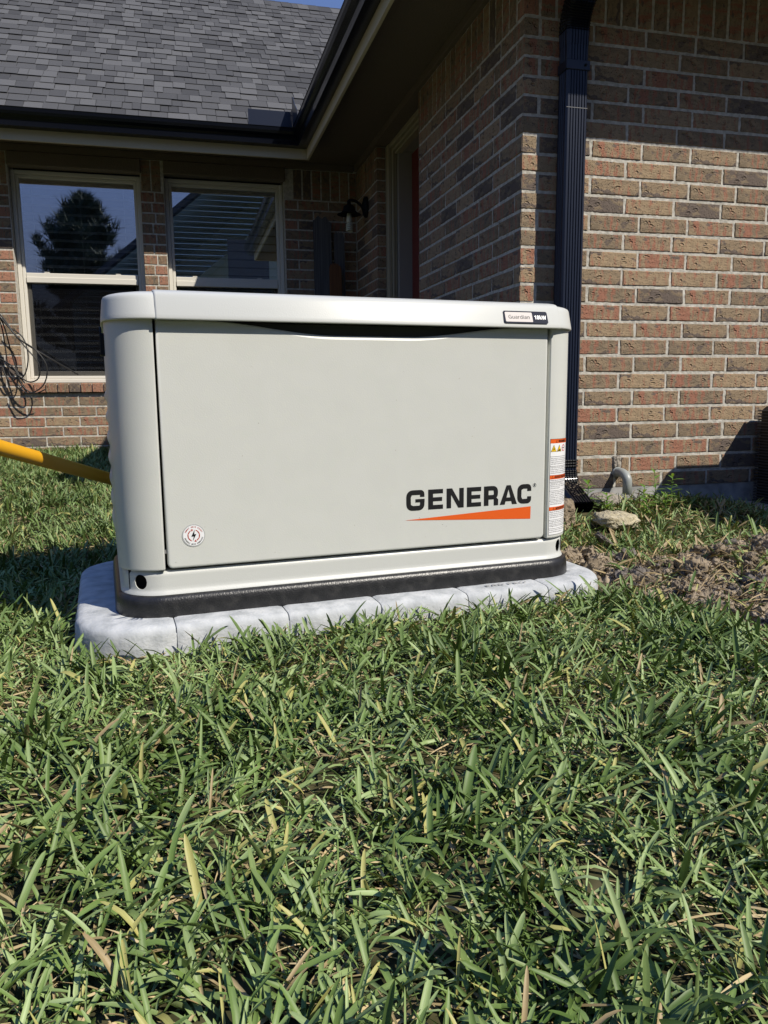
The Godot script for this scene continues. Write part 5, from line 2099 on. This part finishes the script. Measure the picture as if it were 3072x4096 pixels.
func lamp() -> void:
	var l := thing("porch_lamp", "black barn style wall lamp with a bare white spiral bulb beside the entry", "lamp", "", Vector3(SX, 2.0, -6.35))
	var st := begin(true)
	var plate := []
	for e in [[0.0, 0.055], [-0.018, 0.055], [-0.03, 0.045], [-0.04, 0.02]]:
		var r := PackedVector3Array()
		for k in 16:
			r.append(Vector3(e[0], 0.075 + sin(TAU * k / 16.0) * e[1] * 1.5, cos(TAU * k / 16.0) * e[1]))
		plate.append(r)
	plate.reverse()
	add_loft(st, plate, true, true, true)
	part("wall_plate", done(st), M.label_black, l)
	st = begin(true)
	add_tube(st, curve_points([Vector3(-0.02, 0.03, 0), Vector3(-0.05, 0.085, 0), Vector3(-0.10, 0.118, 0), Vector3(-0.15, 0.118, 0), Vector3(-0.150, 0.07, 0)], 6), 0.011, 8)
	part("arm", done(st), M.label_black, l)
	st = begin(true)
	var rings := []
	for e in [[0.098, 0.010], [0.094, 0.014], [0.070, 0.022], [0.050, 0.042], [0.045, 0.070], [0.030, 0.082], [0.016, 0.090], [0.014, 0.118]]:
		var r := PackedVector3Array()
		for k in 24:
			r.append(Vector3(-0.150 + cos(TAU * k / 24.0) * e[0], e[1], -sin(TAU * k / 24.0) * e[0]))
		rings.append(r)
	add_loft(st, rings, true, false, true)
	part("shade", done(st), M.label_black, l)
	st = begin(true)
	rings = []
	for e in [[0.020, -0.055], [0.024, -0.040], [0.021, -0.005], [0.018, 0.02]]:
		var r := PackedVector3Array()
		for k in 14:
			r.append(Vector3(-0.150 + cos(TAU * k / 14.0) * e[0], e[1], -sin(TAU * k / 14.0) * e[0]))
		rings.append(r)
	add_loft(st, rings, true, true, true)
	var bulb := part("bulb", done(st), M.cfl_glass, l)
	var coil := []
	for k in 64:
		var q := k / 63.0
		coil.append(Vector3(-0.150 + cos(q * TAU * 4.0) * 0.022, -0.062 - q * 0.058, sin(q * TAU * 4.0) * 0.022))
	part("bulb_spiral", tube(coil, 0.0065, 6), M.cfl_glass, bulb)


func planks() -> void:
	var data := [[1.130, 1.283, 0.05, 2.045, -6.66, "weathered_wood", "taller grey weathered fence board leaning in the dark corner"], [1.300, 1.388, 0.05, 1.92, -6.62, "weathered_wood", "shorter narrow grey board beside the taller one in the corner"], [1.245, 1.345, 0.05, 1.655, -6.56, "red_wood", "short reddish broken board in front of the two grey boards"]]
	for e in data:
		var st := SurfaceTool.new()
		st.begin(Mesh.PRIMITIVE_TRIANGLES)
		st.set_smooth_group(-1)
		var n := 10
		var z: float = e[4]
		var th := 0.018
		for k in n:
			var x0: float = lerpf(e[0], e[1], k / float(n))
			var x1: float = lerpf(e[0], e[1], (k + 1) / float(n))
			var top := func(x: float) -> float:
				var f: float = (x - e[0]) / (e[1] - e[0])
				return e[3] + sin(x * 311.0) * 0.012 - 0.03 * pow(absf(f - 0.45) * 2.0, 3.0)
			var lean := 0.055
			var q := [Vector3(x0, e[2], z + lean + th), Vector3(x1, e[2], z + lean + th), Vector3(x1, top.call(x1), z + th), Vector3(x0, top.call(x0), z + th)]
			var u0 := k / float(n)
			var u1 := (k + 1) / float(n)
			face4uv(st, q, [Vector2(u0, 1), Vector2(u1, 1), Vector2(u1, 0), Vector2(u0, 0)])
			face4uv(st, [q[3], q[2], q[2] - Vector3(0, 0, th), q[3] - Vector3(0, 0, th)], [Vector2(u0, 0), Vector2(u1, 0), Vector2(u1, 0.02), Vector2(u0, 0.02)])
			if k == 0:
				face4uv(st, [q[0] - Vector3(0, 0, th), q[0], q[3], q[3] - Vector3(0, 0, th)], [Vector2(0, 1), Vector2(0.05, 1), Vector2(0.05, 0), Vector2(0, 0)])
			if k == n - 1:
				face4uv(st, [q[1], q[1] - Vector3(0, 0, th), q[2] - Vector3(0, 0, th), q[2]], [Vector2(0, 1), Vector2(0.05, 1), Vector2(0.05, 0), Vector2(0, 0)])
		var o := part("fence_board", done(st), M[e[5]], self)
		tag(o, e[6], "board", "")


func cables() -> void:
	var c := thing("cable_coil", "tangle of thin black cables hanging on the wall and sill of the left window", "cable")
	var z := -6.60
	var runs := [
		[[-1.52, 1.36, -6.70], [-1.34, 1.205, -6.63], [-1.21, 1.02, -6.60], [-1.03, 0.89, -6.62], [-0.817, 0.748, -6.76]],
		[[-1.52, 1.33, -6.70], [-1.345, 1.19, -6.62], [-1.22, 1.03, -6.58], [-1.09, 0.93, -6.56], [-1.02, 0.80, -6.56], [-1.06, 0.66, -6.57], [-1.18, 0.60, -6.60], [-1.26, 0.68, -6.63]],
		[[-1.50, 1.34, -6.70], [-1.34, 1.18, -6.62], [-1.17, 0.96, -6.57], [-1.08, 0.83, -6.56], [-1.09, 0.72, -6.58], [-1.17, 0.69, -6.61], [-1.27, 0.76, -6.64]],
		[[-1.48, 1.36, -6.70], [-1.335, 1.16, -6.64], [-1.29, 0.93, -6.66], [-1.25, 0.76, -6.65], [-1.20, 0.68, -6.62]],
		[[-1.46, 1.37, -6.71], [-1.35, 1.15, -6.66], [-1.33, 0.95, -6.67], [-1.31, 0.74, -6.67], [-1.21, 0.73, -6.63], [-1.16, 0.87, -6.61], [-1.19, 1.03, -6.64], [-1.30, 1.12, -6.67]],
		[[-1.55, 0.93, -6.69], [-1.37, 0.87, -6.66], [-1.27, 0.79, -6.64], [-1.22, 0.66, -6.63], [-1.14, 0.60, -6.62], [-1.05, 0.63, -6.60]],
		[[-1.55, 1.28, -6.70], [-1.40, 1.10, -6.66], [-1.38, 0.86, -6.68], [-1.32, 0.70, -6.67], [-1.24, 0.74, -6.66]]]
	for r in runs:
		var pts := []
		for q in r:
			pts.append(Vector3(q[0], q[1], q[2]))
		part("cable", tube(curve_points(pts, 7), 0.0052, 6), M.cable_rubber, c)


func leaf(l: float, w: float, droop: float) -> ArrayMesh:
	var st := begin(true)
	var rows := 5
	for k in rows:
		var q := []
		for e in [k, k + 1]:
			var f: float = e / float(rows)
			var hw := w * 0.5 * sin(PI * pow(f * 0.96 + 0.02, 0.8))
			var y := -droop * f * f * l
			q.append([Vector3(-hw, y + hw * 0.35, -f * l), Vector3(0, y, -f * l), Vector3(hw, y + hw * 0.35, -f * l)])
		for s in 2:
			face4(st, q[0][s], q[0][s + 1], q[1][s + 1], q[1][s])
	return done(st)


func weeds() -> void:
	var form := leaf(0.055, 0.014, 0.25)
	var spots := [
		[1.80, -3.17, 0.13, "young green weed growing just right of the downspout foot"], [1.86, -3.10, 0.09, "low bright weed in front of the mossy grey stone"], [2.06, -3.13, 0.115, "bright leafed weed directly under the drain pipe mouth"],
		[2.18, -3.19, 0.17, "tall weed standing in the shade right of the drain pipe"], [2.12, -3.02, 0.10, "sunlit weed just in front of the drain pipe weeds"], [2.27, -3.21, 0.14, "shaded weed against the slab, rightmost of the wall weeds"], [2.00, -2.99, 0.08, "small weed behind the flat yellowish stone"]]
	for e in spots:
		var y0 := ground_y(e[0], e[1])
		var w := thing("weed", e[3], "weed", "", Vector3(e[0], y0, e[1]))
		var hgt: float = e[2]
		var lean := Vector3(rng.randfn() * 0.15, 1, rng.randfn() * 0.15).normalized()
		part("stem", tube([Vector3.ZERO, lean * hgt * 0.5, lean * hgt], 0.0018, 5), M.weed_leaf, w)
		for k in 15:
			var f := 0.25 + 0.75 * k / 14.0
			var o := part("leaf", form, M.weed_leaf, w)
			o.position = lean * hgt * f
			o.rotation = Vector3(rng.randf_range(0.0, 0.55) + f * 0.25, k * 2.4 + rng.randf() * 0.5, 0)
			o.scale = Vector3.ONE * rng.randf_range(0.6, 1.15)


# ------------------------------------------------------------------ lawn
func blade_mesh(bend: float, width: float, sd: int) -> ArrayMesh:
	# unit blade 0.075 m long, growing up +Y and bending towards -Z
	var r := RandomNumberGenerator.new()
	r.seed = sd
	var st := begin(true)
	var prof := [[0.0, 0.66], [0.22, 0.97], [0.5, 1.0], [0.78, 0.88], [0.93, 0.56], [1.0, 0.12]]
	var l := 0.064
	var pts := []
	var p := Vector3.ZERO
	var ang := 0.0
	var last := 0.0
	var twist := r.randf_range(-0.5, 0.5)
	for e in prof:
		var f: float = e[0]
		var d := f - last
		last = f
		ang += bend * d
		p += Vector3(0, cos(ang), -sin(ang)) * d * l
		var hw: float = width * 0.5 * float(e[1])
		var nrm := Vector3(0, sin(ang), cos(ang))
		var side := Vector3.RIGHT.rotated(Vector3(0, cos(ang), -sin(ang)), twist * f)
		pts.append([p - side * hw + nrm * hw * 0.5, p, p + side * hw + nrm * hw * 0.5])
	for k in prof.size() - 1:
		for s in 2:
			face4uv(st, [pts[k][s], pts[k][s + 1], pts[k + 1][s + 1], pts[k + 1][s]], [Vector2(s * 0.5, 1.0 - prof[k][0]), Vector2(s * 0.5 + 0.5, 1.0 - prof[k][0]), Vector2(s * 0.5 + 0.5, 1.0 - prof[k + 1][0]), Vector2(s * 0.5, 1.0 - prof[k + 1][0])])
	return done(st)


func blade_tex() -> ImageTexture:
	# parallel veins, a pale midrib, a paler sheath at the foot and a slightly scorched tip
	var n := noise(95, 0.9, 2)
	var img := Image.create(32, 128, false, Image.FORMAT_RGB8)
	for y in 128:
		for x in 32:
			var v := 0.86 + 0.13 * n.get_noise_2d(x * 1.3, y * 0.02) + 0.06 * n.get_noise_2d(x * 0.4, y * 0.11 + 50.0)
			v += 0.10 * exp(-pow((x - 15.5) / 1.6, 2.0))
			var f := y / 127.0
			var c := Vector3(v, v, v)
			c = c.lerp(Vector3(v * 1.05, v * 1.0, v * 0.95), ss(0.75, 1.0, f))
			c = c.lerp(Vector3(0.95, 0.78, 0.60), 1.0 - ss(0.0, 0.05, f))
			img.set_pixel(x, y, lin(clampf(c.x, 0, 1), clampf(c.y, 0, 1), clampf(c.z, 0, 1)))
	return ImageTexture.create_from_image(img)


func on_pad(x: float, z: float, margin: float) -> bool:
	var d := Vector2(x - GEN_AT.x, z - GEN_AT.z)
	var c := cos(GEN_TURN)
	var s := sin(GEN_TURN)
	var u := d.x * c - d.y * s
	var b := d.x * s + d.y * c
	var q := Vector2(maxf(absf(u - 0.505) - (0.71 - 0.16), 0), maxf(absf(b + 0.319) - (0.411 - 0.16), 0))
	return q.length() < 0.16 + margin


func lawn() -> void:
	var forms := []
	for k in 7:
		forms.append(blade_mesh([0.15, 0.4, 0.7, 1.1, 0.08, 0.5, 1.5][k], [0.0074, 0.0066, 0.0080, 0.0070, 0.0034, 0.0056, 0.0072][k], 700 + k))
	var where := []
	var tint := []
	for k in forms.size():
		where.append([])
		tint.append([])
	var straw_at := []
	var straw_tint := []
	var patch := noise(90, 1.6, 3)
	var dirn := noise(91, 2.3, 2)
	# x0, x1, z0, z1, clusters per square metre
	var zones := [[-1.5, 2.0, -1.35, -0.20, 3300], [-1.5, 1.9, -2.7, -1.35, 3200], [-3.3, 0.15, -6.74, -2.7, 1500], [1.0, 3.7, -3.36, -1.35, 2000], [-3.4, -1.5, -2.7, -0.2, 500], [2.0, 3.8, -1.35, -0.2, 500], [-4.5, 4.5, -0.2, 3.0, 160], [0.1, 1.5, -6.7, -2.7, 260]]
	for zn in zones:
		var area: float = (zn[1] - zn[0]) * (zn[3] - zn[2])
		for k in int(area * zn[4]):
			var x := rng.randf_range(zn[0], zn[1])
			var z := rng.randf_range(zn[2], zn[3])
			if on_pad(x, z, 0.024):
				continue
			if x > SX - 0.02 and z < RZ + 0.03:
				continue
			if Vector2(x - 1.74, z + 3.10).length() < 0.125 or Vector2(x - 1.765, z + 2.80).length() < 0.09:
				continue
			if z < BZ + 0.02:
				continue
			if x > 2.66 and z < -2.1 and z > -3.36:
				continue
			if x > 0.35 and x < 1.53 and z < -4.4:
				continue
			var bare := in_dirt(x, z)
			var tuft := patch.get_noise_2d(x * 3.1 + 20.0, z * 3.1)
			if bare > 0.5 and rng.randf() > (0.045 + 0.24 * ss(0.10, 0.40, tuft) * (1.0 if z < -2.0 else 0.3)):
				continue
			if bare > 0.0 and bare <= 0.5 and rng.randf() < bare * 1.2:
				continue
			var dense := patch.get_noise_2d(x * 1.7, z * 1.7)
			if x > 1.1 and z < -2.15 and z > -3.05 and rng.randf() < 0.42 - tuft * 0.6:
				continue
			if rng.randf() < 0.04 - dense * 0.25:
				continue
			var y := soil_y(x, z)
			var main := dirn.get_noise_2d(x, z) * TAU * 1.2
			var n := 2 + rng.randi() % 4
			var rough := x > 1.25 and z < -1.4
			var far := z < -2.7 and x < 0.3
			var node_up := rng.randf_range(0.0, 0.020)
			for q in n:
				var yaw := main + rng.randfn() * 1.5
				var lean: float = clampf(absf(rng.randfn()) * 0.56 + 0.40, 0.08, 1.52)
				if far:
					lean *= 0.62
				var f := rng.randi() % forms.size()
				var sc := rng.randf_range(0.36, 1.10) * (1.0 + dense * 0.4)
				if rng.randf() < 0.06:
					sc *= 1.3
					lean *= 0.5
				if rough:
					sc *= 1.05
				var basis := Basis(Vector3.UP, yaw) * Basis(Vector3.RIGHT, -lean) * Basis(Vector3.UP, rng.randf_range(-0.9, 0.9))
				basis = basis * Basis.from_scale(Vector3(sc * rng.randf_range(0.75, 1.15) if sc < 1.0 else sc * 0.95, sc, sc))
				var at := Vector3(x + rng.randfn() * 0.008, y + node_up - 0.004, z + rng.randfn() * 0.008)
				where[f].append(Transform3D(basis, at))
				var g := rng.randf()
				var col := Vector3(0.165, 0.255, 0.062).lerp(Vector3(0.390, 0.490, 0.215), g * g)
				col = col.lerp(Vector3(0.070, 0.125, 0.024), clampf(dense * 0.9 + rng.randf() * 0.6, 0, 1))
				var odd := rng.randf()
				if odd < 0.05:
					col = Vector3(0.42, 0.40, 0.13)
				elif odd < 0.085 or ((bare > 0.2 or (rough and z < -2.1)) and odd < 0.27):
					col = Vector3(0.36, 0.27, 0.13)
				if far:
					col *= 0.92
				tint[f].append(Color(col.x, col.y, col.z))
			# thatch
			if rng.randf() < (0.55 if bare < 0.3 else 0.9):
				var sb := Basis(Vector3.UP, rng.randf() * TAU) * Basis(Vector3.RIGHT, -rng.randf_range(1.1, 1.55)) * Basis.from_scale(Vector3(rng.randf_range(0.25, 0.8), rng.randf_range(0.5, 1.2), 1.0))
				straw_at.append(Transform3D(sb, Vector3(x, y + rng.randf_range(0.001, 0.012), z)))
				var w := rng.randf()
				straw_tint.append(Color(0.26 + 0.28 * w, 0.20 + 0.23 * w, 0.10 + 0.14 * w))
	for k in 3400:
		var x := rng.randf_range(1.12, 2.5)
		var z := rng.randf_range(-2.6, -1.3)
		if in_dirt(x, z) < 0.4 or patch.get_noise_2d(x * 2.5, z * 2.5 + 7.0) < -0.25:
			continue
		var sb := Basis(Vector3.UP, rng.randf() * TAU) * Basis(Vector3.RIGHT, -rng.randf_range(0.7, 1.6)) * Basis.from_scale(Vector3(rng.randf_range(0.12, 0.4), rng.randf_range(0.5, 1.3), 1.0))
		straw_at.append(Transform3D(sb, Vector3(x, soil_y(x, z) + rng.randf_range(0.0, 0.02), z)))
		var w := rng.randf()
		straw_tint.append(Color(0.24 + 0.25 * w, 0.18 + 0.19 * w, 0.10 + 0.11 * w))
	var turf := thing("lawn_grass", "broad bladed green lawn grass around the generator pad", "grass")
	turf.set_meta("kind", "stuff")
	for f in forms.size():
		stuff("grass_blades", forms[f], M.grass_blade, where[f], tint[f], "", "", turf)
	stuff("dry_grass", forms[1], M.dry_straw, straw_at, straw_tint, "dry tan straw lying between the grass blades", "straw")
